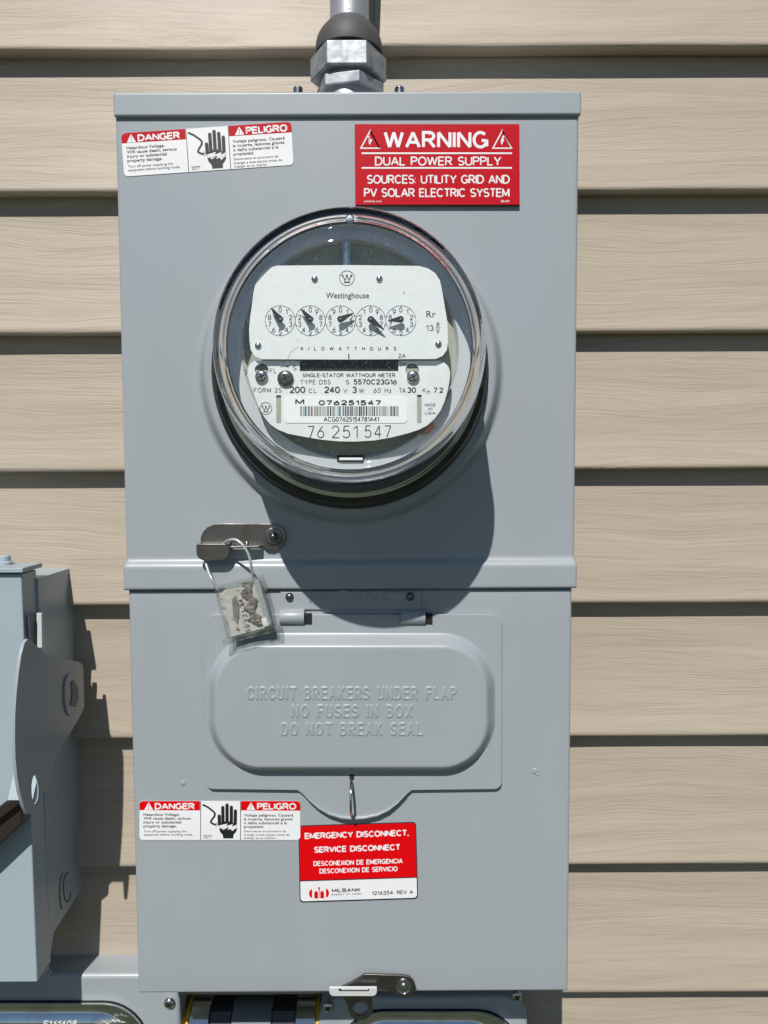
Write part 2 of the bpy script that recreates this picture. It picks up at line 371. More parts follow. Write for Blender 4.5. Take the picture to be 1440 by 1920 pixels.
class Draw:
    """flat print drawn in its own 2-D frame (v downwards), mapped by mp(u, v, layer) to the world"""
    def __init__(s, mp): s.mp = mp; s.mb = MB(); s.n = 0
    def poly(s, pts, material, layer=0):
        s.mb.add([s.mp(u, v, layer) for u, v in pts], [tuple(range(len(pts)))], material); return s
    def rect(s, x0, y0, x1, y1, material, layer=0): return s.poly([(x0, y0), (x1, y0), (x1, y1), (x0, y1)], material, layer)
    def disc(s, x, y, r, material, layer=0, n=20, ry=None): return s.poly([(x+r*cos(2*pi*i/n), y+(ry or r)*sin(2*pi*i/n)) for i in range(n)], material, layer)
    def line(s, pts, t, material, layer=0):
        for q in stroke_poly(pts, t): s.poly(q, material, layer)
        return s
    def ring(s, x, y, r, t, material, layer=0, n=40): return s.line([(x+r*cos(2*pi*i/n), y+r*sin(2*pi*i/n)) for i in range(n+1)], t, material, layer)
    def text(s, txt, x0, x1, yt, yb, t, material, layer=0, sp=.22, rot=None):
        """stroke letters fitted between x0..x1 and yt..yb, stroke thickness t"""
        h = yb-yt-t; W = sum(G[c][0] for c in txt) + sp*(len(txt)-1); fx = ((x1-x0-t)/W) if x1 else h; x = x0+t/2
        for c in txt:
            gw, ps = G[c]
            for i, p in enumerate(ps):
                pts = [(x+q[0]*fx, yb-t/2-q[1]*h) for q in p]
                if rot: pts = [rot(*q) for q in pts]
                for qd in stroke_poly(pts, t):
                    if not rot and c != ',': qd = [(a, max(yt-.1, min(yb+.1, b))) for a, b in qd]
                    s.poly(qd, material, layer+.12*i+(.06 if (s.n % 2) else 0))
                s.n += 1
            x += (gw+sp)*fx
        return s
    def btext(s, txt, x0, x1, base, cap, material, layer=0, off=0.0):
        vs, fs = bfont(txt, off); _h, _ = bfont('H', 0.0); ch = max(v[1] for v in _h)
        a = min(v[0] for v in vs); b = max(v[0] for v in vs); fx = (x1-x0)/(b-a) if x1 else cap/ch
        s.mb.add([s.mp(x0+(v[0]-a)*fx, base-v[1]*cap/ch, layer) for v in vs], fs, material); return s
    def build(s, name, parent, **props): return s.mb.build(name, None, parent, smooth=0, normals=False, **props)
LAY = 6e-5
def plane(y): return lambda u, v, l=0: P(u, v, y-l*LAY)
def quad(tl, tr, br, bl, w_, h_, y):
    def f(u, v, l=0):
        a, b = u/w_, v/h_
        px = (1-b)*((1-a)*tl[0]+a*tr[0])+b*((1-a)*bl[0]+a*br[0]); py = (1-b)*((1-a)*tl[1]+a*tr[1])+b*((1-a)*bl[1]+a*br[1])
        return P(px, py, y-l*LAY)
    return f
def rrect(x0, y0, x1, y1, r, n=6):
    rs = r if isinstance(r, (list, tuple)) else [r]*4; out = []
    for (cx, cy, a, rr) in ((x0+rs[0], y0+rs[0], 180, rs[0]), (x1-rs[1], y0+rs[1], 270, rs[1]), (x1-rs[2], y1-rs[2], 0, rs[2]), (x0+rs[3], y1-rs[3], 90, rs[3])):
        if rr <= 0: out.append((cx, cy)); continue
        out += [(cx+rr*cos(radians(a+90*i/n)), cy+rr*sin(radians(a+90*i/n))) for i in range(n+1)]
    return out
def slab(pts, y, thick, name, material, parent, bevel=0, smooth=35, mp=None, **props):
    mb = MB(); mb.prism([(mp(u, v) if mp else P(u, v, y)) for u, v in pts], (0, thick, 0)); return mb.build(name, material, parent, bevel=bevel, smooth=smooth, **props)
def rivet(px, py, y, rpx, h, material, parent, name='rivet', n=20, **props):
    c = P(px, py, y); r = (P(px+rpx, py, y)-c).length
    prof = [(r, 0), (r*.97, h*.3), (r*.8, h*.68), (r*.5, h*.92), (r*.15, h)]
    return MB().lathe(c, prof, seg=n).build(name, material, parent, smooth=60, **props)
def screw(c, r, h, material, parent, name='screw', cross=True, ang=.5, axis=(0, -1, 0)):
    mb = MB(); ax = Vector(axis)
    mb.lathe(c, [(r, 0), (r, h*.35), (r*.93, h*.6), (r*.75, h*.85), (r*.5, h), (r*.42, h)], seg=24, axis=axis)
    o = mb.build(name, material, parent, smooth=50)
    if cross:
        m2 = MB(); c = Vector(c)
        for k in range(2):
            a = ang+k*pi/2; e = Vector((cos(a), 0, sin(a))); f_ = Vector((-sin(a), 0, cos(a))); q = c+ax*(h+.0001)
            m2.prism([q+e*r*.55+f_*r*.12, q-e*r*.55+f_*r*.12, q-e*r*.55-f_*r*.12, q+e*r*.55-f_*r*.12], (0, .0006+k*.00005, 0))
        m2.build('cross_slot', BLACKM, o, smooth=0)
    return o

# ================================================================== SETTING: ground and siding wall
gm = MB(); gm.add([(-80, -80, 0), (80, -80, 0), (80, 0.0, 0), (-80, 0.0, 0)], [(0, 1, 2, 3)])
g = gm.build('lawn_ground', GRASS, None, smooth=0); g['kind'] = 'structure'

wall = thing('house_wall', 'beige wood-grain vinyl siding wall of horizontal boards behind the meter boxes', 'wall', (0, .02, 0))
MB().box(-2.2, 2.2, .008, .06, 0, 2.9).build('wall_backing', mat('house_wrap', (.5, .5, .5), .8), wall, smooth=0)
EXP, Z0, BUTT = .1143, CZ+.2277, .0140
def board(k, x0, x1, dy=0, seed=0):
    rnd = random.Random(seed*97+k*13+5)
    dz = {-1: -.0006, 0: .0005, 1: 0, 2: .0002, 3: .0008, 4: -.0004, 5: .0004, 6: -.0012, 7: .001}.get(k, rnd.uniform(-.001, .001))
    zb = Z0 - k*EXP + dz; zt = Z0-(k-1)*EXP+.012
    ph = [rnd.uniform(0, 6.28) for _ in range(4)]; am = [rnd.uniform(.0002, .0005), rnd.uniform(.0001, .0004), rnd.uniform(.0001, .0002), .00008]
    prof = [(.0008, zt), (.0002, zb+EXP*.86), (-.0030, zb+EXP*.62), (-.0080, zb+EXP*.3), (-.0118, zb+.014), (-.0133, zb+.0068), (-.0139, zb+.0042), (-BUTT, zb+.0026), (-.0134, zb+.0009), (-.0120, zb+.0001), (-.0095, zb), (.0016, zb+.0010)]
    n = int((x1-x0)/.02)+1; mb = MB(); v = []
    for i in range(n+1):
        x = x0+(x1-x0)*i/n
        wv = sum(a*sin(x*f_+p) for a, f_, p in zip(am, (7, 17, 33, 61), ph))
        for j, (y, z) in enumerate(prof):
            t = j/(len(prof)-1); s_ = min(1, t*2)
            v.append((x, y-wv*s_-dy, z+wv*.7*s_))
    m = len(prof); fs = [(i*m+j, (i+1)*m+j, (i+1)*m+j+1, i*m+j+1) for i in range(n) for j in range(m-1)]
    fs.append(tuple(range(m-1, -1, -1))); fs.append(tuple(n*m+j for j in range(m)))
    mb.add(v, fs); return mb.build('siding_board', SIDING, wall, smooth=50)
seam = P(703, 40, -.008).x
for k in range(-9, 15):
    if k == -1:
        board(k, -2.2, seam+.02, -.0002); board(k, seam, 2.2, .0020, 3)
    else: board(k, -2.2, 2.2)

# ================================================================== MAIN METER BOX
YF, YL = -.100, -.1002
UX0, UX1, UZ1, UZ0 = -.1872, .1398, CZ+.2497, CZ-.0868
LX0, LX1 = (P(240.5, 1115, YL).x+P(259, 1860, YL).x)/2, (P(1070, 1115, YL).x+P(1068, 1860, YL).x)/2
LZ1, LZ0 = P(655, 1106, YL).z, P(655, 1861, YL).z
MX, MZ = P(655, 650, -.195).x, P(655, 650, -.195).z
BX, BZ = -.0032, -.0030      # the socket ring sits a little left of and below the cover's front
boxt = thing('meter_enclosure', 'tall gray steel meter and breaker enclosure mounted on the siding', 'electrical box', (-.0237, 0, LZ0))
MB().box(UX0+.002, UX1-.002, -.088, .004, LZ0+.001, UZ1-.002).build('body', PAINT, boxt, bevel=.001)
# top cap
tl, br = P(211, 172.5, -.103), P(1090.5, 215, -.103)
mb = MB(); mb.box(tl.x, br.x, -.103, .003, br.z, tl.z); mb.build('top_cap', PAINT, boxt, bevel=.0018, seg=3)
def coords(a, b, step, e=.0022):
    near = [0, e*.12, e*.3, e*.55, e*.8, e]; n = max(2, int((b-a-2*e)/step))
    return [a+q for q in near] + [a+e+(b-a-2*e)*i/n for i in range(1, n)] + [b-q for q in reversed(near)]
def sstep(a, b, x):
    t = max(0, min(1, (x-a)/(b-a))); return t*t*(3-2*t)
def edge_round(d, e=.0022):
    if d >= e: return 0
    q = e-d; return e-sqrt(max(0, e*e-q*q))
def sheet(x0, x1, z0, z1, yf, hf, step, name, parent, back=.012, xw=None, material=PAINT, e=.0022, cornr=.004):
    xs = coords(x0, x1, step, e); zs = coords(z0, z1, step, e); nx, nz = len(xs), len(zs); v = []
    for z in zs:
        for x in xs:
            d = min(x-x0, x1-x, z-z0, z1-z)
            yy = yf-hf(x, z)+edge_round(max(0, d), e)
            X = x+(xw(x, z) if xw else 0); v.append((X, yy, z))
    fs = [(j*nx+i, j*nx+i+1, (j+1)*nx+i+1, (j+1)*nx+i) for j in range(nz-1) for i in range(nx-1)]
    bd = [i for i in range(nx)] + [j*nx+nx-1 for j in range(1, nz)] + [(nz-1)*nx+i for i in range(nx-2, -1, -1)] + [j*nx for j in range(nz-2, 0, -1)]
    b = len(v); v += [(v[i][0], yf+back, v[i][2]) for i in bd]; n = len(bd)
    fs += [(bd[i], b+i, b+(i+1) % n, bd[(i+1) % n]) for i in range(n)]
    mb = MB(); mb.add(v, fs); return mb.build(name, material, parent, smooth=45, normals=False)
zr0, zr1 = P(600, 1062, -.103).z, P(600, 1047, -.103).z
def hu(x, z):
    r = hypot(x-MX-BX, z-MZ-BZ); h = .0105*(1-sstep(.1015, .1095, r)) if r > .09 else .0105
    h += .0045*sstep(.109, .1015, r) if False else 0
    h += .0040*(1-sstep(zr0, zr1, z))
    return h
def xwu(x, z):
    k = 1-sstep(zr0, zr1, z); e = .0012*k
    return e*(1 if x > (UX0+UX1)/2 else -1)*min(1, abs(x-(UX0+UX1)/2)/.1)
uc = sheet(UX0, UX1, UZ0, UZ1-.0005, YF, hu, .0016, 'upper_cover', boxt, xw=xwu)
lc = sheet(LX0, LX1, LZ0, LZ1, YL, lambda x, z: 0, .02, 'lower_cover', boxt)
# small dent on the lower cover, right
# ---- breaker flap (raised door) with embossed panel
YP = YL-.0036
fo = rrect(385, 1152, 941, 1480, [18, 18, 14, 14], 6)
# outline with the round tab at the bottom
top = [q for q in fo if q[1] < 1300]; 
outl = rrect(385, 1152, 941, 1480, [18, 18, 14, 14], 6)
idx = 21
right_part = outl[:21]; left_part = outl[21:]
tab = [(772, 1482), (762, 1491), (745, 1508), (728, 1521), (708, 1530), (684, 1535), (662, 1536.5), (640, 1534.5), (618, 1528), (598, 1517), (582, 1504), (567, 1489), (558, 1482)]
flap_out = right_part+tab+left_part
flap = slab(flap_out, YP, .0034, 'breaker_flap', PAINT, boxt, bevel=.0005)
# embossed panel as a height field
def sdf(px, py, x0, y0, x1, y1, r):
    cx, cy, hx, hy = (x0+x1)/2, (y0+y1)/2, (x1-x0)/2-r, (y1-y0)/2-r
    dx, dy = abs(px-cx)-hx, abs(py-cy)-hy
    return hypot(max(dx, 0), max(dy, 0))+min(max(dx, dy), 0)-r
HP = .0095
def rng(a, b, st): n = max(1, round((b-a)/st)); return [a+(b-a)*i/n for i in range(n)]
pxs = rng(384, 462, 2.6)+rng(462, 860, 1.0)+rng(860, 936, 2.6)+[936]
pys = rng(1180, 1276, 2.4)+rng(1276, 1376, 1.0)+rng(1376, 1452, 2.4)+[1452]
letter = {}
def seg_bump(x0, y0, x1, y1, w_):
    import bisect
    i0, i1 = bisect.bisect_left(pxs, min(x0, x1)-w_), bisect.bisect_right(pxs, max(x0, x1)+w_)
    j0, j1 = bisect.bisect_left(pys, min(y0, y1)-w_), bisect.bisect_right(pys, max(y0, y1)+w_)
    dx, dy = x1-x0, y1-y0; L2 = dx*dx+dy*dy or 1
    for j in range(j0, j1):
        for i in range(i0, i1):
            t = max(0, min(1, ((pxs[i]-x0)*dx+(pys[j]-y0)*dy)/L2)); d_ = hypot(pxs[i]-x0-t*dx, pys[j]-y0-t*dy)
            if d_ < w_: letter[(i, j)] = max(letter.get((i, j), 0), 1-sstep(0, 1, d_/w_))
for txt, x0, x1, yt, yb in (('CIRCUIT BREAKERS UNDER FLAP', 468, 853, 1281, 1304), ('NO FUSES IN BOX', 550, 772, 1314, 1337), ('DO NOT BREAK SEAL', 531, 790, 1347, 1370)):
    t_ = 3; hh = yb-yt-t_; W_ = sum(G[c][0] for c in txt)+.5*(len(txt)-1); fx = (x1-x0-t_)/W_; x = x0+t_/2
    for c in txt:
        for p in G[c][1]:
            q = [(x+a[0]*fx, yb-t_/2-a[1]*hh) for a in p]
            for a, b in zip(q, q[1:]): seg_bump(*a, *b, 3.7)
        x += (G[c][0]+.5)*fx
mb = MB(); v = []
for j, py in enumerate(pys):
    for i, px in enumerate(pxs):
        d = sdf(px, py, 389, 1186, 930, 1450, 104); h = HP*sstep(0, -23, d)
        if d > 0: h = -.0006*min(1, d/1.5)
        q = P(px, py, YP); v.append((q.x, YP-h-.0006*letter.get((i, j), 0), q.z))
NX = len(pxs); mb.add(v, [(j*NX+i, j*NX+i+1, (j+1)*NX+i+1, (j+1)*NX+i) for j in range(len(pys)-1) for i in range(NX-1)])
emb = mb.build('raised_panel', PAINT, flap, smooth=60, normals=False)
def emboss(name, lines, y, parent, t=3.4, h=.0007, material=PAINT, sp=.34):
    mb = MB(); k = 0
    for txt, x0, x1, yt, yb in lines:
        hh = yb-yt-t; W = sum(G[c][0] for c in txt)+sp*(len(txt)-1); fx = (x1-x0-t)/W; x = x0+t/2
        for c in txt:
            gw, ps = G[c]
            for p in ps:
                pts = [(x+q[0]*fx, yb-t/2-q[1]*hh) for q in p]; k += 1
                n = len(pts); vs = []
                rows = [stroke_side(pts, t*1.35), stroke_side(pts, t*.75), stroke_side(pts, t*.2)]
                hs = [-.0001, h*.62, h]; b0 = []
                seq = [(rows[0][0], hs[0]), (rows[1][0], hs[1]), (rows[2][0], hs[2]), (rows[2][1], hs[2]), (rows[1][1], hs[1]), (rows[0][1], hs[0])]
                for row, hh_ in seq:
                    for q in row: vs.append(P(q[0], q[1], y-hh_-(k % 5)*3e-6))
                fs = [(r*n+i, r*n+i+1, (r+1)*n+i+1, (r+1)*n+i) for r in range(5) for i in range(n-1)]
                fs += [tuple(r*n for r in range(6)), tuple(r*n+n-1 for r in range(5, -1, -1))]
                mb.add(vs, fs)
            x += (gw+sp)*fx
    return mb.build(name, material, parent, smooth=80)
def stroke_side(pts, t):
    q = stroke_poly(pts, t); L = [a[0] for a in q]+[q[-1][1]]; R_ = [a[3] for a in q]+[q[-1][2]]
    # extend both ends a little
    return L, R_
if 0: emboss('embossed_lettering', [('CIRCUIT BREAKERS UNDER FLAP', 468, 853, 1281, 1304), ('NO FUSES IN BOX', 550, 772, 1314, 1337), ('DO NOT BREAK SEAL', 531, 790, 1347, 1370)], YP-HP, flap)
MB().tube([P(a, b-2.4, YP-.0008) for a, b in tab[1:-1]], [.0003+.0012*sin(pi*i/10) for i in range(11)], seg=8).build('tab_lip', PAINT, flap, smooth=60)
# staple (sealing eye) standing out of the flap
a_, b_ = P(659, 1457, YP), P(659, 1529, YP)
mb = MB(); cc = (a_+b_)/2; R_ = (a_-b_).length/2
mb.tube([cc+Vector((0, -.0125*sin(pi*i/16), R_*.9*cos(pi*i/16))) for i in range(17)], .0010, seg=8)
mb.build('sealing_eye', BRIGHT, flap, smooth=60)
slab([(655, 1452), (664, 1452), (664, 1462), (655, 1462)], YP-.0002, .0004, 'eye_slot', BLACKM, flap, smooth=0)
# hinge plate + knuckles + rivets
hp = slab([(526, 1110), (789, 1110), (789, 1146), (752, 1146), (752, 1143), (571, 1143), (571, 1146), (526, 1146)], YL-.0016, .0014, 'hinge_plate', PAINT, boxt, bevel=.0003)
emboss('embossed_name', [('MILBANK', 580, 730, 1107, 1131)], YL-.0016, hp, h=.0005)
rivet(543, 1119, YL-.0016, 8, .0026, RIVET, hp); rivet(769, 1118.5, YL-.0016, 8, .0026, RIVET, hp)
for x0, x1 in ((525, 571), (751, 797)):
    slab([(x0, 1150), (x1+14, 1150), (x1+14, 1171), (x0, 1171)], YP-.0003, .0006, 'hinge_slot', BLACKM, boxt, smooth=0)
    a = P(x0, 1157, YL-.003); b = P(x1, 1157, YL-.003); rr = .0056
    MB().lathe((a.x, YL-.0020, a.z), [(rr*.97, 0), (rr, .0004), (rr, b.x-a.x-.0004), (rr*.97, b.x-a.x)], axis=(1, 0, 0), seg=24).build('hinge_knuckle', PAINT, boxt, smooth=40)
# upper hasp bolted to the cover
hs = thing('x', '', '', (0, 0, 0)) if False else None
hpts = [(376, 1020), (376, 1008), (380, 998), (388, 989), (400, 983), (414, 981.5), (508, 982), (520, 984), (530, 990), (535.5, 999), (536, 1010), (532, 1022), (524, 1029), (512, 1033.5), (500, 1032), (492, 1024), (484, 1022), (430, 1021), (376, 1020)][:-1]
hasp = slab(hpts, YF-.0028, .0022, 'seal_hasp', STEEL, boxt, bevel=.0004)
MB().prism([PZ(0, 0, 0)*0+q for q in [P(428, 1022, YF-.0029), P(492, 1022, YF-.0029), P(488, 1022, YF-.0029)+Vector((0, -.006, 0)), P(428, 1022, YF-.0029)+Vector((0, -.0085, 0))]], (0, 0, -.0012)).build('hasp_shelf', BRIGHT, hasp, bevel=.0002)
lip = rrect(368, 1020, 430, 1051, [2, 2, 18, 16], 6)
slab(lip, YF-.013, .0011, 'hasp_lip', STEEL, hasp, bevel=.0003)
q = [P(368, 1020.5, YF-.013), P(430, 1020.5, YF-.013)]
MB().prism([q[0]+Vector((0, .0, 0)), q[1]+Vector((0, .0, 0)), Vector((q[1].x-.001, YF-.0029, q[1].z+.001)), Vector((q[0].x+.003, YF-.0029, q[0].z+.001))], (0, 0, -.0010)).build('hasp_fold', STEEL, hasp, bevel=.0002)
c = P(513, 1006, YF-.0029)
MB().lathe(c, [(.0064, 0), (.0064, .0006), (.0060, .0008), (.0048, .0008)], seg=32).build('washer', STEEL, hasp, smooth=40)
rivet(513, 1006, YF-.0036, 8.2, .0035, RIVET, hasp)
rivet(463, 1018, YF-.003, 4, .0016, BRIGHT, hasp, name='pin')
# bottom latch
lat = thing('x', '', '', (0, 0, 0)) if False else None
lpts = [(640, 1851), (660, 1842), (681, 1829), (684, 1827), (700, 1827), (758, 1829.5), (768, 1832), (776, 1840), (779, 1852), (776, 1864), (768, 1871), (757, 1872), (747, 1869), (739, 1863), (728, 1858), (712, 1855), (640, 1854)]
latch = slab(lpts, YL-.006, .0022, 'bottom_latch', STEEL, boxt, bevel=.0004)
c = P(757, 1850, YL-.006)
MB().lathe(c, [(.0058, 0), (.0058, .0008), (.0050, .0009), (.0049, .0002), (.0026, .0002), (.0024, .0014), (.0010, .0018)], seg=32).build('latch_rivet', BRIGHT, latch, smooth=40)
brk = rrect(617, 1852, 707, 1868.5, [2, 2, 9, 9], 5)
slab(brk, YL-.010, .0022, 'latch_bracket', PAINT_W, boxt, bevel=.0006)
slab([(634, 1855.5), (637, 1858.5), (692, 1858.5), (692, 1854), (690, 1854), (690, 1856.5), (640, 1856.5), (640, 1854), (634, 1854)], YL-.0101, .0006, 'bracket_slot', BLACKM, boxt, smooth=0)
q0, q1 = P(640, 1868, YL-.008), P(700, 1868, YL-.008)
# ring tab hanging behind the bracket
mb = MB(); cx_, cy_ = 676, 1892; n = 28
outer = [(640, 1864), (694, 1864)]+[(cx_+24*cos(radians(-40+205*i/13)), cy_+22*sin(radians(-40+205*i/13))) for i in range(14)]
outer = [(640, 1864), (692, 1864), (698, 1879)]+[(cx_+23*cos(radians(-20+190*i/13)), cy_+21*sin(radians(-20+190*i/13))) for i in range(14)]+[(650, 1880)]
hole = [(cx_+14.5*cos(2*pi*i/24), cy_+13*sin(2*pi*i/24)) for i in range(24)]
def holed(outer, hole, y, th, name, material, parent, mp=None, d=None):
    mp = mp or (lambda u, v: P(u, v, y)); d = Vector(d or (0, th, 0)); bm = bmesh.new(); org = origin(parent)
    for off in (Vector((0, 0, 0)), d):
        ed = []
        for loop in (outer, hole):
            vs = [bm.verts.new(mp(*q)+off-org) for q in loop]
            ed += [bm.edges.new((vs[i], vs[(i+1) % len(vs)])) for i in range(len(vs))]
        bmesh.ops.triangle_fill(bm, use_beauty=True, edges=ed)
    bm.verts.ensure_lookup_table(); n1, n2 = len(outer), len(hole); N = n1+n2
    for s_, n_ in ((0, n1), (n1, n2)):
        for i in range(n_):
            a, b = s_+i, s_+(i+1) % n_
            bm.faces.new((bm.verts[a], bm.verts[b], bm.verts[b+N], bm.verts[a+N]))
    bmesh.ops.recalc_face_normals(bm, faces=bm.faces)
    me = bpy.data.meshes.new(name); bm.to_mesh(me); bm.free(); me.materials.append(material)
    me.polygons.foreach_set('use_smooth', [True]*len(me.polygons)); me.set_sharp_from_angle(angle=radians(35))
    o = bpy.data.objects.new(name, me); link(o, parent); return o
holed(outer, hole, -.086, .002, 'padlock_tab', STEEL, boxt)
# screws on the top flange
for px in (559, 749):
    c = P(px, 173, -.020); c.z = tl.z-.001
    MB().lathe(c, [(.0052, 0), (.0052, .0045), (.0035, .0145), (.003, .0165)] if False else [(.0055, 0), (.0055, .002), (.0040, .0022), (.0040, P(px, 164, -.020).z-c.z-.0008), (.0032, P(px, 164, -.020).z-c.z)], axis=(0, 0, 1), seg=14).build('cap_screw', BRIGHT, boxt, bevel=.0003)

# ================================================================== CONDUIT on top
cy0 = -.052
ctop = P(655, 0, cy0); cbase = tl.z
con = thing('conduit', 'galvanised conduit with gray rubber dome and zinc hex nut entering the top of the enclosure', 'conduit', (ctop.x, cy0, cbase))
cxw = P(653, 120, cy0).x
def zc(py, y=cy0): return P(653, py, y).z
MB().lathe((ctop.x, cy0, zc(60)), [(.0148, 0), (.0148, .9)], axis=(0, 0, 1), seg=48).build('pipe', GALV, con)
HD = (P(653, 23, cy0-.0148).z-zc(104))/.0358
MB().lathe((cxw+.0006, cy0, zc(104)), [(a_, b_*HD) for a_, b_ in [(.0255, 0), (.0257, .004), (.0252, .011), (.0243, .017), (.0226, .0225), (.0202, .0275), (.0180, .0315), (.0164, .0345), (.0152, .0358)]], axis=(0, 0, 1), seg=56).build('rubber_dome', RUBBER, con, smooth=60)
def hexnut(c, R_, h, rot, name, ch=.003):
    mb = MB(); v = []; 
    for (rr, z) in ((R_-ch, 0), (R_, ch*.6), (R_, h-ch*.6), (R_-ch, h)):
        for i in range(6):
            a = rot+i*pi/3; v.append((c[0]+rr*cos(a), c[1]+rr*sin(a), c[2]+z))
    fs = [(j*6+i, j*6+(i+1) % 6, (j+1)*6+(i+1) % 6, (j+1)*6+i) for j in range(3) for i in range(6)]+[tuple(range(5, -1, -1)), tuple(range(18, 24))]
    mb.add(v, fs); return mb.build(name, ZINC, con, bevel=.0009, seg=3)
zf = P(653, 119, cy0-.026).z; zf2 = P(653, 72, cy0-.026).z
hexnut((cxw, cy0, zf), .0292, zf2-zf, 0, 'hex_nut', .0012)
zl = P(653, 152, cy0-.025).z; zl2 = P(653, 129, cy0-.025).z
hexnut((cxw+.0010, cy0, zl), .0262, zl2-zl, radians(48), 'lock_nut', .001)
MB().lathe((cxw, cy0, cbase-.001), [(.0205, 0), (.0205, .004), (.0195, .006), (.0195, .04)], axis=(0, 0, 1), seg=48).build('hub', GALV, con)
# printed digits on the tube
dr = Draw(lambda u, v, l=0: Vector((ctop.x-.0008+.0152*sin((u-655)/2386/.0148), cy0-.01485*cos((u-655)/2386/.0148), P(655, v, cy0-.0148).z)))
dr.text('3', 656, 666, 1, 5, 1.0, INK); dr.text('2', 655, 663, 15, 21, 1.0, INK)
dr.build('printed_mark', con)

# ================================================================== SIGNS AND STICKERS
def danger(corners, y, label):
    W_, H_ = 301, 73; root = P(*[sum(c[i] for c in corners)/4 for i in (0, 1)], y)
    t = thing('danger_sticker', label, 'sticker', (root.x, y, root.z), 'bilingual danger stickers on the enclosure')
    mp = quad(*corners, W_, H_, y)
    slab(rrect(0, 0, W_, H_, 7), y, .00025, 'backing', WHITE, t, mp=lambda u, v: mp(u, v, 0), smooth=0)
    d = Draw(mp)
    R = RED2 if y < -.1005 else RED
    d.poly([(0, 17), (0, 7), (.6, 4), (2.5, 1.8), (7, 0), (113.5, 0), (113.5, 17.5)], R, 1)
    d.poly([(190, 0), (294, 0), (298, 1.2), (300.2, 3.5), (301, 7), (301, 18), (190, 17.5)], R, 1)
    d.rect(114, .4, 115.2, 72.6, INK, 1.1); d.rect(188.6, .4, 189.8, 72.6, INK, 1.1)
    for x in (8.5, 200):
        d.poly([(x+.4, 16.5), (x+8, 3), (x+9, 3), (x+17, 16.5)], WHITE, 2)
        d.poly([(x+8, 6.2), (x+9.4, 6.2), (x+9, 12.2), (x+8.3, 12.2)], R, 3); d.disc(x+8.7, 14, .9, R, 3, 8)
    d.text('DANGER', 28.5, 103.5, 3.6, 15.8, 2.7, WHITE, 2, .2)
    d.text('PELIGRO', 220, 293.5, 3.6, 16.2, 2.7, WHITE, 2, .2)
    for s_, x0, x1, b in (('Hazardous Voltage.', 7.5, 75, 27.6), ('Will cause death, serious', 7.5, 96, 34.8), ('injury or substantial', 7.5, 78, 42), ('property damage.', 7.5, 69.5, 49.3)): d.btext(s_, x0, x1, b, 5.0, INK, 2, .012)
    for s_, x0, x1, b in (('Turn off power supplying this', 8, 88, 58.6), ('equipment before working inside.', 8, 100, 64.9)): d.btext(s_, x0, x1, b, 4.1, INK, 2)
    for s_, x0, x1, b in (('Voltaje peligroso. Causará', 195.5, 288, 29), ('la muerte, lesiones graves', 195.5, 287, 36.2), ('o daño substancial a la', 195.5, 276, 43.4), ('propiedad.', 195.5, 232.5, 50.4)): d.btext(s_, x0, x1, b, 5.0, INK, 2, .012)
    for s_, x0, x1, b in (('Desconecte el suministro de', 195.5, 274.5, 58.4), ('energía a este equipo antes de', 195.5, 281, 65), ('trabajar en su interior.', 195.5, 255.5, 71)): d.btext(s_, x0, x1, b, 3.9, INK, 2)
    d.btext('1000984', 119.5, 135.5, 66.5, 2.8, INK, 2); d.btext('REV L', 121, 133.5, 70.3, 2.8, INK, 2)
    # cable with frayed end
    d.line([(118, 6.5), (128, 11.5), (139, 20), (141.5, 24), (140.5, 28), (134, 37), (133.5, 40), (137, 42.5), (142.5, 44.5)], 3.4, INK, 2)
    for q in ((146, 41), (147, 44.5), (144.5, 47.5)): d.line([(140, 43.8), q], .9, INK, 2.2)
    # hand: fingers, palm and wrist with a lightning bolt
    for fx, y0, y1, tx in ((149.3, 28, 46, .6), (156.0, 12, 44, .3), (163.9, 7.5, 42, 0), (172.0, 11.5, 44, 0), (179.6, 18.5, 48, -.5)):
        d.line([(fx, y0), (fx+tx, y1)], 6.2, INK, 2); d.disc(fx, y0, 3.1, INK, 2.02, 10)
    d.poly([(146, 40), (153, 41.5), (160, 38), (168, 38), (175, 41), (182, 44), (182, 48), (172, 50), (160, 48), (150, 45)], INK, 2.1)
    d.poly([(149.5, 48), (157, 54), (166, 49), (174, 56), (182, 50), (182.5, 53), (180.5, 58), (176, 63), (175.5, 70), (157, 70), (155.5, 63), (151, 58), (149.5, 53)], INK, 2.15)
    d.poly([(145.5, 46.5), (165, 42.2), (162.5, 47), (175, 43), (173, 48), (184, 43.5), (176, 54.5), (177, 49.8), (164.5, 54), (167.5, 48.6), (149, 51.5), (152, 47)], WHITE, 3)
    d.build('lettering', t); return t
danger([(227, 250), (546, 228), (550.5, 309), (233, 331)], YF-.0004, 'tilted white and red DANGER PELIGRO sticker near the top left corner of the enclosure')
danger([(261.5, 1502), (563, 1502), (563, 1575), (261.5, 1575)], YL-.0005, 'level white and red DANGER PELIGRO sticker left of the lower cover flap tab')

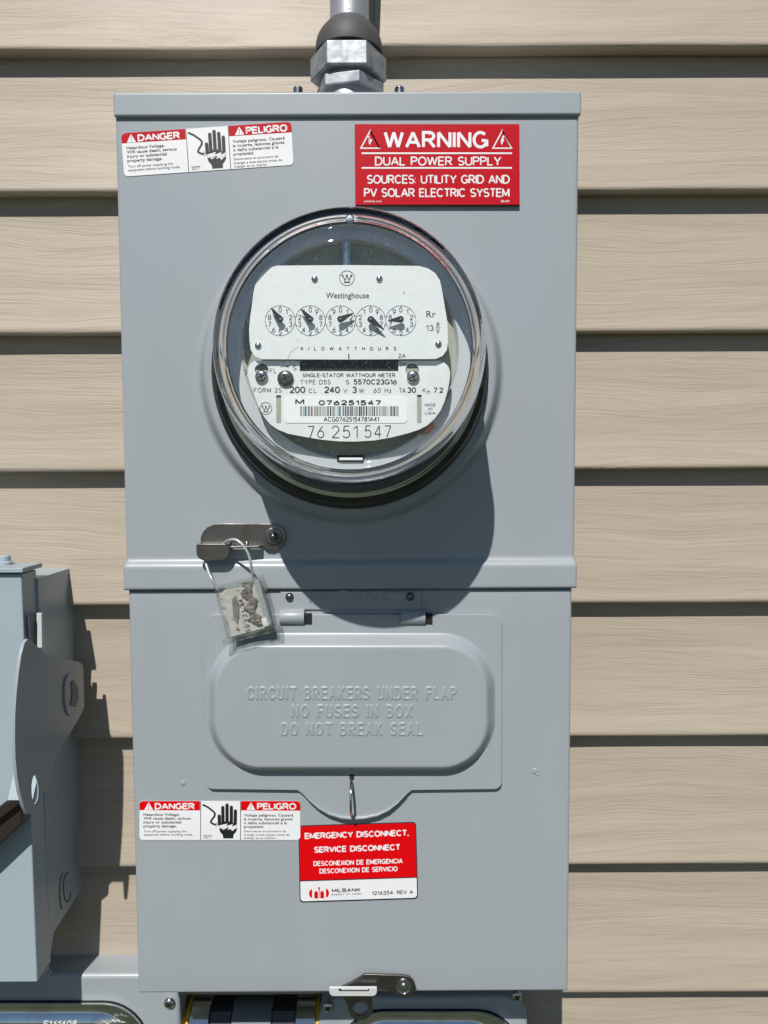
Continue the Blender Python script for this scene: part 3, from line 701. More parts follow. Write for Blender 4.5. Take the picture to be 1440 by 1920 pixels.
yw = YF-.0030; c = P(820, 308, yw)
sg = thing('warning_placard', 'thick red WARNING dual power supply placard at the top right of the enclosure', 'sign', (c.x, yw, c.z))
slab([(665, 232.5), (974, 232.5), (974.5, 384), (666, 384)], yw, .0026, 'placard_base', mat('placard_core', (.09, .02, .02), .5), sg, bevel=.0002)
d = Draw(plane(yw-.00006)); d.poly([(665.3, 232.8), (973.8, 232.8), (974.2, 383.7), (666.2, 383.7)], RED, 0)
d.text('WARNING', 719.5, 915.5, 245.5, 278.5, 5.6, WHITE, 2, .24)
for cx_ in (694.2, 941.8):
    tri = [(cx_, 245), (cx_+17.6, 277.8), (cx_-17.6, 277.8), (cx_, 245), (cx_+17.6, 277.8)]
    d.line(tri, 2.4, WHITE, 2)
    s_ = 1 if cx_ > 800 else -1
    d.poly([(cx_+s_*1, 254), (cx_+s_*4.5, 254.5) if s_ > 0 else (cx_-4.5, 256), (cx_+1.5, 261), (cx_+4, 261.5), (cx_-1, 272), (cx_-3, 268), (cx_-.5, 266), (cx_-3.5, 265.5)], WHITE, 2.2)
d.line([(678, 287.3), (960, 287.3)], 3, WHITE, 2); d.line([(678, 314.8), (960, 314.8)], 3, WHITE, 2)
d.text('DUAL POWER SUPPLY', 703, 940, 293.4, 310.6, 2.6, WHITE, 2, .2)
d.text('SOURCES: UTILITY GRID AND', 687.7, 955.8, 327.8, 344.6, 2.6, WHITE, 2, .19)
d.text('PV SOLAR ELECTRIC SYSTEM', 682.5, 955.4, 352.8, 369.6, 2.6, WHITE, 2, .19)
d.btext('pvlabels.com', 683, 715.5, 379, 4, WHITE, 2); d.text('08-011', 939, 955, 375, 379.4, .7, WHITE, 2)
d.build('lettering', sg)

ye = YL-.0002
cn = [(559.5, 1548), (780, 1541), (784, 1685.5), (562, 1692.5)]; c = P(672, 1617, ye)
es = thing('disconnect_sticker', 'red and white EMERGENCY DISCONNECT sticker with black border below the flap tab', 'sticker', (c.x, ye, c.z))
mp = quad(*cn, 222, 146, ye)
slab(rrect(0, 0, 222, 146, 7), ye, .00015, 'backing', INK, es, mp=lambda u, v: mp(u, v, 0), smooth=0)
d = Draw(mp)
d.poly(rrect(1.8, 1.6, 220.2, 104, [6, 6, 0, 0]), RED2, 1); d.poly(rrect(1.8, 106, 220.2, 143.5, [0, 0, 6, 6]), WHITE, 1)
d.text('EMERGENCY DISCONNECT,', 11.5, 208, 14.2, 26, 2.5, WHITE, 2, .22); d.text('SERVICE DISCONNECT', 28.5, 191.5, 41, 52.6, 2.5, WHITE, 2, .22)
d.text('DESCONEXION DE EMERGENCIA', 27, 195, 68.3, 77.8, 1.8, WHITE, 2, .24); d.text('DESCONEXION DE SERVICIO', 38, 185, 82.8, 92.3, 1.8, WHITE, 2, .24)
d.poly([(23.5, 121)]+[(23.5-5.8*sin(pi*i/8), 129.5-8.5*cos(pi*i/8)) for i in range(1, 8)]+[(23.5, 138)], RED2, 2)
d.poly([(49.5, 121)]+[(49.5+5.8*sin(pi*i/8), 129.5-8.5*cos(pi*i/8)) for i in range(1, 8)]+[(49.5, 138)], RED2, 2)
for x in (27.5, 38.8): d.poly([(x, 139)]+[(x+3.5-3.5*cos(pi*i/6), 129-4*sin(pi*i/6)) for i in range(7)]+[(x+7, 139)], RED2, 2)
d.poly([(34.5, 118), (39, 118), (37.4, 124), (37.2, 139), (36.2, 139), (36, 124)], RED2, 2.1)
d.text('MILBANK', 60.5, 114.5, 121.5, 128.8, 1.5, INK, 2, .25); d.text('ENERGY AT WORK', 60.5, 116, 131.4, 134.4, .6, INK, 2, .3)
d.text('1216354', 135.5, 175.5, 128.6, 136.2, 1.3, INK, 2, .22); d.text('REV A', 182.5, 213, 128.8, 136.2, 1.3, INK, 2, .22)
d.build('lettering', es)

# ================================================================== WATT-HOUR METER
YB = YF-.0105
mt = thing('electricity_meter', 'round glass watthour meter with five dials plugged into the gray enclosure', 'meter', (MX, YB, MZ))
mc = Vector((MX, YB, MZ)); mcb = mc+Vector((BX, 0, BZ))
def T(y): return YB-y                    # distance along the axis for world plane y
MB().lathe(mcb, [(.0972, -.004), (.0972, .0022), (.0960, .0036), (.0800, .0038)], seg=128).build('base_rim', BLACK, mt, smooth=40)
MB().lathe(mcb, [(.079, .006), (.079, .0145), (.0, .0145)], seg=96, caps=False).build('base_plate', CHASSIS, mt)
# glass: closed shell (outer profile then inner profile)
outp = [(.0952, .0040), (.0952, .0085), (.0925, .0105), (.0893, .0120), (.0893, .0165), (.0872, .0185), (.0858, .025), (.0850, .036), (.0836, .050), (.0822, .063), (.0812, .0710), (.0796, .0728), (.0796, .0750), (.0806, .0768), (.0808, .0800), (.0806, .0845), (.0797, .0885), (.0778, .0915), (.0750, .0932), (.0722, .0932), (.0703, .0918), (.0688, .0903), (.0672, .0903), (.0655, .0922), (.0635, .0937), (.050, .0949), (.030, .0955), (.0005, .0957)]
inp = [(.0005, .0925), (.030, .0923), (.050, .0917), (.0625, .0905), (.0645, .0893), (.0668, .0876), (.0690, .0872), (.0712, .0880), (.0735, .0878), (.0753, .0858), (.0762, .0820), (.0764, .074), (.0775, .060), (.0795, .045), (.0815, .025), (.0825, .0165), (.0840, .0040)]
prof = outp+inp; no = len(outp)
fr = {no-9, no-8, no-7, no-6, no-5, no-4, no-3, no-2, no-1, no, no+1, no+2, no+3, no+4, no+5, no+6}
gl = MB().lathe(mc, prof+[prof[0]], seg=160, caps=False, matf=lambda j: GLASS_F if j in fr else GLASS_S)
for q in gl.v: k_ = max(0, 1-(YB-q.y)/.075); q.x += BX*k_; q.z += BZ*k_
gl = gl.build('glass_cover', None, mt, smooth=60)
# small moulded nub at the top of the bead
c = P(656, 411, YB-.091); MB().lathe(c, [(.0026, 0), (.0025, .0012), (.0016, .0022), (.0003, .0026)], seg=16).build('glass_nub', mat('frosted_nub', (.55, .6, .68), .25), mt, smooth=80)
# inner works
MB().lathe(mc, [(.066, .0145), (.066, .040), (.0655, .055), (.064, .0598)], seg=64).build('light_block_chassis', CHASSIS, mt)  # chassis made wide to block sun and darken the meter's shadow
MB().lathe(mc, [(.0745, .050), (.0752, .058), (.0752, .070), (.0745, .0715), (.0660, .0722), (.0650, .0708), (.0645, .066)], seg=96, caps=False).build('silver_ring', RINGM, mt, smooth=50)
MB().lathe(mc, [(.0655, .060), (.0655, .0665), (.0, .0665)], seg=96, caps=False).build('frame_plate', OLIVE, mt, smooth=30)
y_fr = YB-.0665
# bottom trim of the frame: darker strip + small white tab
slab([(632, 853), (682, 853), (682, 866), (632, 866)], y_fr-.006, .005, 'frame_slot', BLACKM, mt, smooth=0)
slab([(636, 858), (680, 858), (680, 863), (636, 863)], y_fr-.0075, .004, 'frame_tab', LABEL, mt, smooth=0, bevel=.0002)
a = P(650, 470, y_fr-.008); MB().lathe((a.x, y_fr-.010, P(650, 505, y_fr-.01).z), [(.0030, 0), (.0030, P(650, 455, y_fr-.01).z-P(650, 505, y_fr-.01).z)], axis=(0, 0, 1), seg=20).build('top_post', BRIGHT, mt)
# olive bracket and steel bracket at left
slab([(432, 648), (448, 648), (452, 655), (453, 668), (466, 690), (470, 720), (480, 760), (500, 795), (520, 818), (500, 815), (470, 785), (450, 750), (438, 710), (432, 680)], YB-.0715, .003, 'side_bracket', OLIVE, mt, bevel=.0002)
d = Draw(plane(YB-.0717)); d.ring(456.5, 698.5, 5.5, 1.2, INK, 0, 20); d.build('bracket_mark', mt)
slab([(414, 632), (432, 632), (434, 690), (446, 740), (466, 780), (486, 806), (478, 812), (452, 782), (430, 742), (418, 700)], YB-.052, .003, 'steel_bracket', STEEL, mt, bevel=.0002)
slab([(800, 800), (812, 792), (816, 800), (804, 812), (790, 816)], YB-.0765, .004, 'copper_tab', COPPER, mt, bevel=.0002)
# lower name plate and upper register plate
YN, YR = YB-.0820, YB-.0852
mlow = plane(YN)
low = [(478, 676.5), (562, 676.5), (562, 696), (747, 696), (747, 676.5), (822, 676.5), (832, 679), (840, 686), (844, 697), (843, 712), (840, 730), (834, 752), (826, 770), (815, 785), (802, 797), (786, 805.5), (766, 812), (735, 820), (700, 826), (665, 828), (635, 827.5), (600, 824), (565, 818), (540, 813), (522, 806), (506, 795), (494, 780), (484, 762), (477, 742), (469, 720), (464, 702), (465, 690), (470, 681)]
npl = slab(low, YN, .0010, 'name_plate', PLATE, mt, smooth=0)
up = [(468, 640), (467, 618), (469, 595), (472, 575), (475, 550), (480, 528), (490, 512), (503, 502), (520, 498), (655, 497), (785, 498.5), (802, 503), (816, 512), (825, 526), (829, 545), (834, 575), (839, 605), (840, 640), (838, 656), (830, 667), (817, 673), (655, 674), (492, 673.5), (478, 668), (470, 656)]
rp = slab(up, YR, .0010, 'register_plate', PLATE, mt, smooth=0)
# works seen in the window + spinning disc
slab([(556, 670), (753, 670), (753, 700), (556, 700)], YN+.0085, .002, 'window_backing', OLIVE, mt, smooth=0)
slab([(556, 666), (753, 666), (753, 690), (556, 690)], YN+.006, .002, 'disc_gap', BLACKM, mt, smooth=0)
c = P(654, 688, YN+.0105); MB().lathe((c.x, YN+.0385, c.z), [(.0, 0), (.032, 0), (.0323, .0004), (.032, .0010), (.0, .0010)], axis=(0, 0, 1), seg=80, caps=False).build('rotor_disc', BRIGHT, mt, smooth=60)
d = Draw(plane(YR-.00008))
def wlogo(d, x, y, r, t):
    d.ring(x, y, r, t, INK, 1, 36); k = r/14
    pts = [(-8.3, -4.6), (-3.9, 4.0), (0, -4.6), (3.9, 4.0), (8.3, -4.6)]
    d.line([(x+a*k, y+b*k) for a, b in pts], 1.6*k, INK, 1.2)
    for a, b in (pts[0], pts[2], pts[4]): d.disc(x+a*k, y+(b-.4)*k, 1.9*k, INK, 1.4, 10)
    d.rect(x-6*k, y+6.4*k, x+6*k, y+8.6*k, INK, 1)
wlogo(d, 650.5, 521.5, 13.8, 1.0)
d.btext('Westinghouse', 611, 692, 559, 10.5, INK, 1, .006)
d.text('KILOWATTHOURS', 563.8, 743, 650.2, 657, 1.15, INK, 1, 1.55)
d.rect(653, 663, 655, 673, INK, 1); d.text('2A', 746.7, 761, 663, 671, 1.0, INK, 1)
d.btext('Rr', 799.5, 817, 595, 12, INK, 1, .002); d.text('13', 798.5, 813, 609.5, 620.5, 1.3, INK, 1)
d.text('8', 818, 824, 604, 612, 1.0, INK, 1); d.text('9', 818, 824, 617, 626, 1.0, INK, 1); d.rect(816.5, 614, 826, 615, INK, 1)
for pts in ([(557, 636), (561, 640)], [(532, 690), (545, 660), (560, 650)], [(757, 547), (758.5, 551)]): d.line(pts, .5 if pts[0][0] != 757 else 2, mat('scratch', (.25, .26, .27), .5), 1)
d.build('lettering', rp, kind='stuff')
for i, cx_ in enumerate((525.2, 581.7, 638.5, 695.2, 751.6)):
    d = Draw(plane(YR-.00008)); cy_ = 601.3
    d.ring(cx_, cy_, 28.2, .75, INK, 1, 56)
    for k in range(10):
        a = radians(36*k)*(1 if i % 2 == 0 else -1)
        ux, uy = sin(a), -cos(a)
        d.poly([(cx_+ux*28-uy*1.5, cy_+uy*28+ux*1.5), (cx_+ux*28+uy*1.5, cy_+uy*28-ux*1.5), (cx_+ux*26, cy_+uy*26)], INK, 1.1)
        tx, ty = cx_+ux*20.8, cy_+uy*20.8+.3; w_ = 5.6 if k != 1 else 2.8
        d.text(str(k), tx-w_/2-.3, tx+w_/2+.3, ty-5, ty+5, 1.15, INK, 1.3)
    d.build('dial', rp)
    tips = [(508.4, 577), (563.5, 578.3), (662.5, 587), (720, 618), (727.5, 601)][i]
    hub = (cx_-.2, 598.6); dx, dy = tips[0]-hub[0], tips[1]-hub[1]; L_ = hypot(dx, dy); ux, uy = dx/L_, dy/L_; vx, vy = -uy, ux
    out = [tips]+[(hub[0]-ux*6*cos(b)+vx*6.6*sin(b)+0, hub[1]-uy*6*cos(b)+vy*6.6*sin(b)) for b in [radians(q) for q in (85, 60, 35, 0, -35, -60, -85)]]
    out = [(tips[0]+vx*.8, tips[1]+vy*.8)]+out[1:]+[(tips[0]-vx*.8, tips[1]-vy*.8)]
    po = slab(out, YR-.0036, .0006, 'pointer', BLACK, rp, bevel=.0001)
    rivet(hub[0], hub[1], YR-.0036, 2.2, .0008, BRIGHT, rp, name='pointer_hub', n=12)
for px, py in ((590, 523), (711.5, 523), (484, 648), (822, 645)): rivet(px, py, YR, 6.6, .0014, BRIGHT, rp)
d = Draw(plane(YN-.00008))
d.text('FL', 506, 518.5, 691, 699.5, .9, INK, 1, .3); d.text('S', 549, 556, 685.5, 694.5, 1.0, INK, 1)
d.line([(525, 688), (531, 686.8), (541, 687)], .8, INK, 1); d.poly([(537, 685.6), (543.5, 687.3), (537, 688.6)], INK, 1)
d.text('2A', 749.5, 762, 678.5, 686.5, 1.0, INK, 1)
d.text('SINGLE-STATOR WATTHOUR METER', 566.7, 741, 699.8, 707.3, 1.15, INK, 1, .26)
d.text('TYPE D5S', 563, 620, 712, 720.7, 1.05, INK, 1, .3); d.text('S.', 648, 657.5, 712, 720.7, 1.05, INK, 1); d.text('5570C23G16', 662.8, 744, 711, 721, 1.8, INK, 1, .22)
d.text('FORM 2S', 475.8, 528.3, 727.3, 736, 1.0, INK, 1, .3); d.text('200', 542.8, 572.6, 724.6, 737, 2.2, INK, 1, .2); d.text('CL', 578.5, 594, 728.5, 736.7, 1.0, INK, 1, .3)
d.text('240', 607.8, 637.5, 724.6, 737, 2.2, INK, 1, .2); d.text('V', 643.5, 651.5, 728.5, 736.7, 1.0, INK, 1); d.text('3', 660.5, 669, 724.6, 737, 2.2, INK, 1); d.text('W', 673, 682.5, 728.5, 736.7, 1.0, INK, 1)
d.text('60 Hz', 700.5, 734, 727.3, 736.7, 1.0, INK, 1, .34); d.text('TA', 748, 760.5, 727.3, 736.7, 1.0, INK, 1, .2); d.text('30', 763.5, 780.3, 726, 736.7, 2.0, INK, 1)
d.text('K', 792.5, 798.5, 727.3, 736, 1.0, INK, 1); d.text('h', 801, 807, 730, 739, 1.0, INK, 1); d.text('7.2', 812.8, 831, 726.5, 736.7, 1.7, INK, 1)
wlogo(d, 498.5, 766, 11.2, 1.0)
d.text('MADE', 796.5, 817, 756.3, 761.8, .75, INK, 1, .25); d.text('IN', 803, 810.5, 764, 769, .75, INK, 1); d.text('U.S.A.', 797, 818, 771.8, 777, .75, INK, 1, .12)
d.text('76', 576.7, 608, 798.5, 821.5, 1.7, INK, 1, .34); d.text('251', 622, 670.5, 798, 821.5, 1.7, INK, 1, .34); d.text('547', 683.5, 733.5, 797.5, 821, 1.7, INK, 1, .34)
d.poly([(490.5+13*cos(radians(a)), 693+11*sin(radians(a))) for a in range(0, 360, 20)], BLACKM, 1)
d.poly([(773+12.5*cos(radians(a)), 693+11*sin(radians(a))) for a in range(0, 360, 20)], BLACKM, 1)
d.poly([(479, 694), (502, 694), (501, 712), (480, 712)], OLIVE, 1.5); d.poly([(762, 691), (784.5, 691), (783, 712), (763, 712)], OLIVE, 1.5)
for x0, x1, y0, y1 in ((518, 527, 741, 793), (782, 790.3, 740, 793)):
    d.rect(x0, y0, x1, y1, OLIVE, 1); d.rect(x0, y0, x1, y0+4.5, BLACKM, 1.2)
d.build('lettering', npl)
for px, py, r_, m_ in ((490.5, 706.5, 12, BRIGHT), (774.5, 707, 12, BRIGHT), (535.5, 710, 15, RIVET)):
    c = P(px, py, YN-.0002); screw(c, r_/3080, .0022, m_, npl, ang=.35)
# bar-code label
sl.cycles.is_caustics_light = True; gl.cycles.is_caustics_caster = True      # sunlight refracted by the thick glass
for o_ in (npl, rp, uc, lc, flap, emb): o_.cycles.is_caustics_receiver = True
bl = slab(rrect(532.8, 744, 764, 793, 8), YN-.00035, .0002, 'barcode_label', LABEL, mt, smooth=0)
d = Draw(plane(YN-.00040))
d.text('M', 553.5, 570.5, 747.8, 758.6, 2.6, INK, 1); d.text('076251547', 597.5, 715, 750.2, 760, 2.3, INK, 1, .26)
d.text('ACG07625154781A41', 606.7, 710.8, 781.6, 790.6, 1.4, INK, 1, .24)
rb = random.Random(3); x = 563
while x < 746:
    w_ = rb.choice((.9, .9, 1.2, 1.9, 2.6)); m_ = INK if rb.random() > .17 else INKC
    d.rect(x, 761.6, min(x+w_, 747.5), 780, m_, 1); x += w_+rb.choice((.9, 1.0, 1.6, 2.2))
d.build('barcode', bl)

# ================================================================== SEAL hanging from the hasp
ys = YF-.021
def SP(u, v, y): # local seal frame in photo pixels: u across, v down along the seal
    a = radians(-14.5); ox, oy = 401, 1104
    return P(ox+u*cos(a)-v*sin(a), oy+u*sin(a)+v*cos(a), y)
sl_ = thing('meter_seal', 'dirty clear plastic wire seal with number hanging from the steel hasp', 'seal', tuple(SP(45, 0, ys)))
mb = MB(); mb.prism([SP(*q, ys) for q in rrect(0, 0, 91, 99, 3, 3)], (0, .0125, 0)); mb.build('seal_body', ACRYL, sl_, bevel=.0004)
mb = MB(); mb.prism([SP(*q, ys+.003) for q in [(7, 12), (20, 7), (44, 10), (60, 6), (84, 8), (86, 34), (84, 60), (87, 95), (8, 95), (10, 70), (6, 46)]], (0, .003, 0)); mb.build('seal_insert', INSERT, sl_)
mb = MB(); mb.prism([SP(*q, ys+.0055) for q in [(5, 8), (20, 20), (26, 60), (16, 78), (9, 60)]], (0, .002, 0)); mb.build('moss', mat('yellow_moss', (.26, .26, .12), .8, bump=((600, 600, 600), .8, .001, 4)), sl_)
mb = MB(); rd = random.Random(11)
lft = [(50+6*sin(i*1.1)+rd.uniform(-4, 4)+i*.3, 3+i*4.6) for i in range(19)]; rgt = [(66+3*sin(i*.9)+rd.uniform(-4, 4)+i*.3, 3+i*4.6) for i in range(18, -1, -1)]
for i in range(18):                        # a jagged strip of debris, every bit at its own depth
    q = [lft[i], rgt[18-i], rgt[17-i], lft[i+1]]; mb.prism([SP(a, b, ys+.0016-rd.uniform(0, .0012)) for a, b in q], (0, .0012, 0))
mb.build('dirt', mat('brown_dirt', (.16, .125, .105), .9, bump=((900, 900, 900), 1, .002, 4), var=((420, 420, 420), (.36, .33, .31), .42, .6)), sl_, smooth=0, kind='stuff')
mb = MB(); mb.prism([SP(*q, ys+.0018) for q in [(28, 28), (36, 22), (38, 40), (32, 62), (26, 74), (22, 60)]], (0, .0008, 0)); mb.build('gray_flake', mat('gray_flake', (.20, .20, .19), .7, bump=((700, 700, 700), .8, .001, 3)), sl_)
mb = MB(); mb.prism([SP(*q, ys-.001) for q in rrect(-10, 98, 99, 107, 3, 3)], (0, .0145, 0)); mb.build('seal_flange', ACRYL, sl_, bevel=.0005)
mb = MB(); mb.prism([SP(*q, ys+.0008) for q in [(76, 4), (86, 4), (87, 92), (77, 92)]], (0, .006, 0)); mb.build('locking_rod', mat('frosted_rod', (.38, .42, .45), .3), sl_, bevel=.0005)
mb = MB(); mb.prism([SP(*q, ys+.0002) for q in [(72, 76), (81, 76), (82, 92), (73, 92)]], (0, .001, 0)); mb.build('white_chip', LABEL, sl_)
d = Draw(lambda u, v, l=0: SP(u, v, ys+.0028-l*LAY))
dg = '5032134'
for i, ch in enumerate(dg):
    v0 = 96-i*9.8
    d.text(ch, v0-96+0, v0-96+6 if ch != '1' else v0-96+3, 0, 9, 1.3, INK, 1, rot=lambda x, y, v0=v0: (39+y*.95, v0-(x-(v0-96))))
d.build('seal_number', sl_)
# wire loop
wp = [(414, 1024, YF-.006), (424, 1016, YF-.014), (434, 1012, YF-.022), (444, 1013, YF-.026), (456, 1023, YF-.027), (466, 1040, YF-.026), (471, 1060, YF-.024), (475, 1090, YF-.018), (478, 1104, YF-.014)]
def smooth_path(p, n=6):
    out = []
    for i in range(len(p)-1):
        p0, p1, p2, p3 = p[max(i-1, 0)], p[i], p[i+1], p[min(i+2, len(p)-1)]
        for k in range(n):
            t = k/n; out.append(tuple(.5*((2*b)+(-a+c_)*t+(2*a-5*b+4*c_-e)*t*t+(-a+3*b-3*c_+e)*t**3) for a, b, c_, e in zip(p0, p1, p2, p3)))
    return out+[p[-1]]
MB().tube([P(*q) for q in smooth_path(wp)], .00095, seg=8).build('seal_wire', mat('pale_wire', (.62, .63, .64), .4, .3), sl_, smooth=60)
wp = [(384, 1050, YF-.008), (391, 1072, YF-.014), (397, 1085, YF-.018), (408, 1106, YF-.015)]
MB().tube([P(*q) for q in smooth_path(wp)], .00095, seg=8).build('seal_wire', mat('pale_wire', (.62, .63, .64), .4, .3), sl_, smooth=60)

# ================================================================== DISCONNECT SWITCH at left
XS = -.2665
ds = thing('disconnect_switch', 'pale gray safety switch box at the left edge, its side toward the meter', 'electrical box', (-.36, 0, P(70, 1842, -.09).z))
YD = -.088
sidep = [PX(58, 1092, XS), PX(133.5, 1063, XS), PX(155, 1670, XS)]
za = P(40, 1092, YD).z
zt_b = PX(58, 1092, XS).z
# body: outline in the YZ plane taken at the side plane
def yz(y, z): return Vector((XS-.001, y, z))
ztop = P(133.5, 1063, .0).z; zbot = P(70, 1842, YD).z; 
body = MB(); body.prism([yz(.004, ztop), yz(YD+.022, ztop), yz(YD+.022, zbot+.004), yz(YD+.030, zbot+.02), yz(-.012, P(155, 1680, -.012).z), yz(.004, P(155, 1672, 0).z)], (-.25, 0, 0))
body.build('body', PAINT_L, ds, bevel=.0006)
# front cover, a deeper pan standing proud of the body
x1t, x1b = P(40, 1075, YD).x, P(70, 1842, YD).x
zct = P(40, 1076, YD).z
mb = MB(); mb.prism([Vector((x1t, YD, zct)), Vector((x1b, YD, zbot)), Vector((x1b-.24, YD, zbot)), Vector((x1t-.24, YD, zct))], (0, .024, 0)); mb.build('front_cover', PAINT_L, ds, bevel=.0012, seg=3)
# rain lip on top
zl1 = P(40, 1068, YD).z
mb = MB(); mb.box(x1t-.24, x1t+.003, YD-.004, YD+.028, zct+.0012, zct+.0050); mb.build('rain_lip', PAINT_L, ds, bevel=.0008)
c = P(9, 1058, -.072); MB().lathe((c.x, -.072, zct+.005), [(.0058, 0), (.0058, .002), (.0044, .003), (.0044, .0062), (.0034, .0074)], axis=(0, 0, 1), seg=24).build('top_screw', PAINT_L, ds)
# vertical slot with a bright flange on the side
mb = MB(); xq = XS+.0012
mb.prism([PX(68, 1149, xq), PX(72, 1149, xq), PX(73, 1213, xq), PX(69, 1215, xq)], (.004, 0, 0)); mb.build('slot_flange', PAINT_W, ds, bevel=.0005)
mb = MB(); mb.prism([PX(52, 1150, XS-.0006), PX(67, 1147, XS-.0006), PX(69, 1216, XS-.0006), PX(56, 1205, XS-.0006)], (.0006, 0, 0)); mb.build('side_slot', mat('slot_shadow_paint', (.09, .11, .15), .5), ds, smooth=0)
# lever plate standing off the side
XH = -.2475
def PH(px, py, off=0):                 # lever plate plane: a little nearer the box at the front
    n = Vector((1, -.085, 0)).normalized(); q = Vector((-.2455, -.03, 0))+n*off
    ra = ray(px, py); return CAM+ra*((q-CAM).dot(n)/ra.dot(n))
lp = [(52, 1198), (57, 1199), (70, 1212), (84, 1226), (94, 1231), (120, 1236), (148, 1241), (154, 1245), (156, 1252), (158, 1326), (150, 1343), (133, 1372), (113, 1404), (98, 1432), (92, 1458), (84, 1482), (70, 1508), (60, 1524), (55, 1527), (50, 1524), (44, 1510), (37, 1485), (32, 1455), (29, 1420), (28, 1385), (28.5, 1340), (31, 1300), (35, 1262), (40, 1228), (46, 1206)]
hole = [(67+8*cos(2*pi*i/20), 1480+29*sin(2*pi*i/20)) for i in range(20)]
lever = holed(lp, hole, 0, 0, 'lever_plate', PAINT, ds, mp=lambda u, v: PH(u, v), d=(-.0022, 0, 0))
MB().prism([PH(a, b, -.0022) for a, b in [(94, 1236), (120, 1241), (144, 1247), (150, 1256), (152, 1322), (128, 1372), (103, 1412), (94, 1440), (82, 1476), (68, 1504), (61, 1500), (74, 1440), (88, 1380), (94, 1300)]], (-.018, 0, 0)).build('shadow_fill_block', PAINT_L, ds)  # block added behind the lever plate to fill the gap in its shadow
def xring(pts, xx, r, name, material, parent, closed=True): MB().tube([PX(a, b, xx) for a, b in pts], r, seg=8, closed=closed).build(name, material, parent, smooth=60)
dsh = [(122, 1300), (123, 1278), (128, 1265), (136, 1262), (141, 1272), (148, 1285), (150, 1300), (148, 1318), (142, 1335), (134, 1343), (127, 1338), (123, 1322)]
mb = MB(); mb.prism([PH(a, b, .0016) for a, b in dsh], (-.0016, 0, 0)); mb.build('lever_boss', PAINT, lever, bevel=.0008)
mb = MB(); mb.prism([PH(a, b, .0024) for a, b in [(134, 1278), (140, 1276), (147, 1290), (148, 1308), (143, 1326), (133, 1322), (136, 1300)]], (-.0010, 0, 0)); mb.build('boss_recess', mat('recess_shade_paint', (.12, .14, .18), .5), lever, bevel=.0004)  # raised plate, the shade of the recess is put into its dark colour
# side plate below the slot, and knockout rings
mb = MB(); mb.prism([PX(76, 1180, XS+.0002), PX(128, 1190, XS+.0002), PX(136, 1240, XS+.0002), PX(78, 1240, XS+.0002)], (-.0012, 0, 0)); mb.build('interlock_plate', PAINT_L, ds)
kx = XS-.0008
xring([(118+6*cos(radians(a)), 1672+34*sin(radians(a))) for a in range(110, 275, 12)], kx, .0005, 'knockout', mat('knockout_line', (.07, .075, .085), .6), ds, False)
xring([(126+7*cos(radians(a)), 1664+27*sin(radians(a))) for a in range(20, 290, 14)], kx, .0005, 'knockout', MATS['knockout_line'], ds, False)
# screws low at the corner
for q in ((82, 1818, -.068), (86, 1826, -.06)):
    c = P(*q); MB().lathe(c, [(.004, 0), (.004, .002), (.0025, .003)], axis=(1, 0, -.6), seg=8).build('corner_screw', ZINC, ds)
# handle: black lever
hd = MB(); yh = -.106
hd.prism([P(-110, 1690, yh), P(-110, 1620, yh), P(12, 1506, yh), P(34, 1503, yh), P(41, 1511, yh), P(42, 1545, yh)], (0, .012, 0))
ho = hd.build('handle', BROWNBLK, ds, bevel=.0018, seg=3)
hd = MB(); hd.prism([P(-110, 1622, yh-.005), P(-110, 1600, yh-.005), P(12, 1502, yh-.005), P(32, 1500, yh-.005), P(38, 1507, yh-.005)], (0, .007, 0)); hd.build('handle_rib', BROWNBLK, ho, bevel=.0012)
# bracket next to the handle
slab([(24, 1495), (36, 1450), (40, 1500), (34, 1504), (22, 1504)], YD-.010, .009, 'handle_bracket', PAINT_L, ds, bevel=.0005)

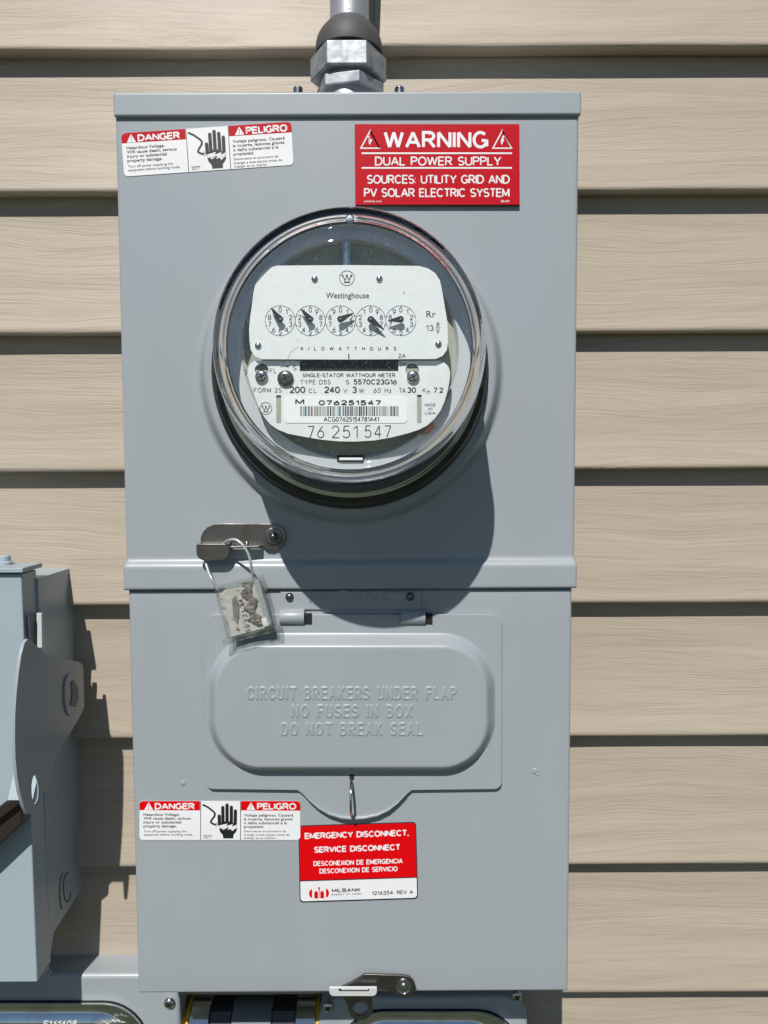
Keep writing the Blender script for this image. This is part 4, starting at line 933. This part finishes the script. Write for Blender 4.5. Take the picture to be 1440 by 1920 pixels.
# ================================================================== LOWER JUNCTION BOXES
def jbox(name, label, x0, x1, ytop_px, yfront, group, cov, corner):
    zt = PZ and P(200, ytop_px, -.013).z
    a = P(x0, 1900, yfront).x; b = P(x1, 1900, yfront).x
    t = thing(name, label, 'junction box', ((a+b)/2, 0, zt-.14), group)
    zb = zt-.14; r = corner
    # rounded-shoulder body: profile in XZ, deep in Y, soft front edge
    pts = [(a, zb), (a, zt-r)]+[(a+r-r*cos(radians(q)), zt-r+r*sin(radians(q))) for q in (15, 30, 45, 60, 75)]+[(a+r, zt), (b-r, zt)]+[(b-r+r*sin(radians(q)), zt-r+r*cos(radians(q))) for q in (15, 30, 45, 60, 75)]+[(b, zt-r), (b, zb)]
    mb = MB(); mb.prism([Vector((x, yfront, z)) for x, z in pts], (0, .004-yfront, 0)); mb.build('body', PAINT, t, bevel=.004, seg=4)
    # cover: flat rim, raised bead, dished plate
    cx0, cx1, cyt = cov; 
    def rr_(x0, y0, x1, y1, r, y): return [P(u, v, y) for u, v in rrect(x0, y0, x1, y1, r, 10)]
    loops = [rr_(cx0, cyt, cx1, 2260, 85, yfront-.0005), rr_(cx0, cyt, cx1, 2260, 85, yfront-.0035), rr_(cx0+3, cyt+3, cx1-3, 2257, 83, yfront-.0052), rr_(cx0+9, cyt+8, cx1-9, 2252, 80, yfront-.0055),
             rr_(cx0+22, cyt+17, cx1-30, 2240, 62, yfront-.0045), rr_(cx0+26, cyt+20, cx1-34, 2237, 60, yfront-.0052), rr_(cx0+40, cyt+37, cx1-58, 2220, 50, yfront-.0085), rr_(cx0+44, cyt+40, cx1-62, 2217, 48, yfront-.0088)]
    n = len(loops[0]); v = [p for L in loops for p in L]
    fs = [(j*n+i, j*n+(i+1) % n, (j+1)*n+(i+1) % n, (j+1)*n+i) for j in range(len(loops)-1) for i in range(n)]+[tuple((len(loops)-1)*n+i for i in range(n))]
    mb = MB(); mb.add(v, fs); cv = mb.build('cover', CHROME, t, smooth=50)
    g_ = [P(u, v, yfront-.0008) for u, v in rrect(cx0-3, cyt-3, cx1+3, 2262, 87, 10)]
    mb = MB(); mb.prism(g_, (0, .002, 0)); mb.build('gasket', BLACKM, t)
    return t, cv
ja, jac = jbox('junction_box', 'gray junction box with shiny steel cover at the bottom left corner', -330, 337, 1797, -.034, 'steel-covered junction boxes at the bottom', (-300, 278, 1880), .006)
d = Draw(plane(-.0430)); d.text('F161408', 82, 144, 1914, 1926, 1.8, WHITE, 1, .25); d.build('stamped_mark', jac)
d = Draw(plane(-.0427))
rs = random.Random(4)
for i in range(16):
    x, y = 192+i*2.9, 1915+2.2*sin(i*.5)+rs.uniform(-2.2, 2.2); d.disc(x, y, rs.uniform(.8, 2.3), SCUFF, 1+i*.05, 9)
d.build('paint_scuff', jac)
jb, jbc = jbox('junction_box', 'gray junction box with shiny steel cover below the enclosure bottom latch', 596, 990, 1842, -.034, 'steel-covered junction boxes at the bottom', (636, 976, 1896), .022)
for (px, py, root) in ((318, 1879, ja), (615, 1886, jb), (968, 1866, jb)):
    screw(P(px, py, -.0345), .0047, .0035, BRIGHT, root, name='screw', ang=.6)
# coupling pipe between them
cc = P(470, 1915, -.014)
cp = thing('pipe_coupling', 'short pipe coupling with yellow gaskets between the two junction boxes', 'pipe fitting', tuple(cc))
def xp(px): return P(px, 1890, -.045).x
def cyl(a, b, r, name, m_, seg=40):
    r *= .88; MB().lathe((xp(a), cc.y, cc.z), [(r*.96, 0), (r, .0006), (r, xp(b)-xp(a)-.0006), (r*.96, xp(b)-xp(a))], axis=(1, 0, 0), seg=seg).build(name, m_, cp, smooth=40)
cyl(337, 343, .0235, 'gasket', GASKET); cyl(343.5, 382, .0225, 'fitting', CHROME); cyl(382.5, 424, .0215, 'hex_collar', mat('dark_collar', (.03, .032, .036), .4), 6)
cyl(424.5, 502, .0205, 'pipe', mat('shade_dark_pipe', (.16, .175, .19), .5, .2, bump=((300, 300, 300), .3, .0003, 3))); cyl(502.5, 548, .0215, 'hex_collar', mat('dark_collar', (.03, .032, .036), .4), 6); cyl(548.5, 588, .0225, 'fitting', CHROME); cyl(588.5, 595, .0235, 'gasket', GASKET)  # middle pipe's gray is darkened to stand for the shade it lies in

# small press marks in the paint of the lower cover
for px, py, r_ in ((343, 1468, 5), (1003, 1446, 6), (1008, 1452, 3)):
    rivet(px, py, YL, r_, .0005, PAINT, boxt, name='dent')
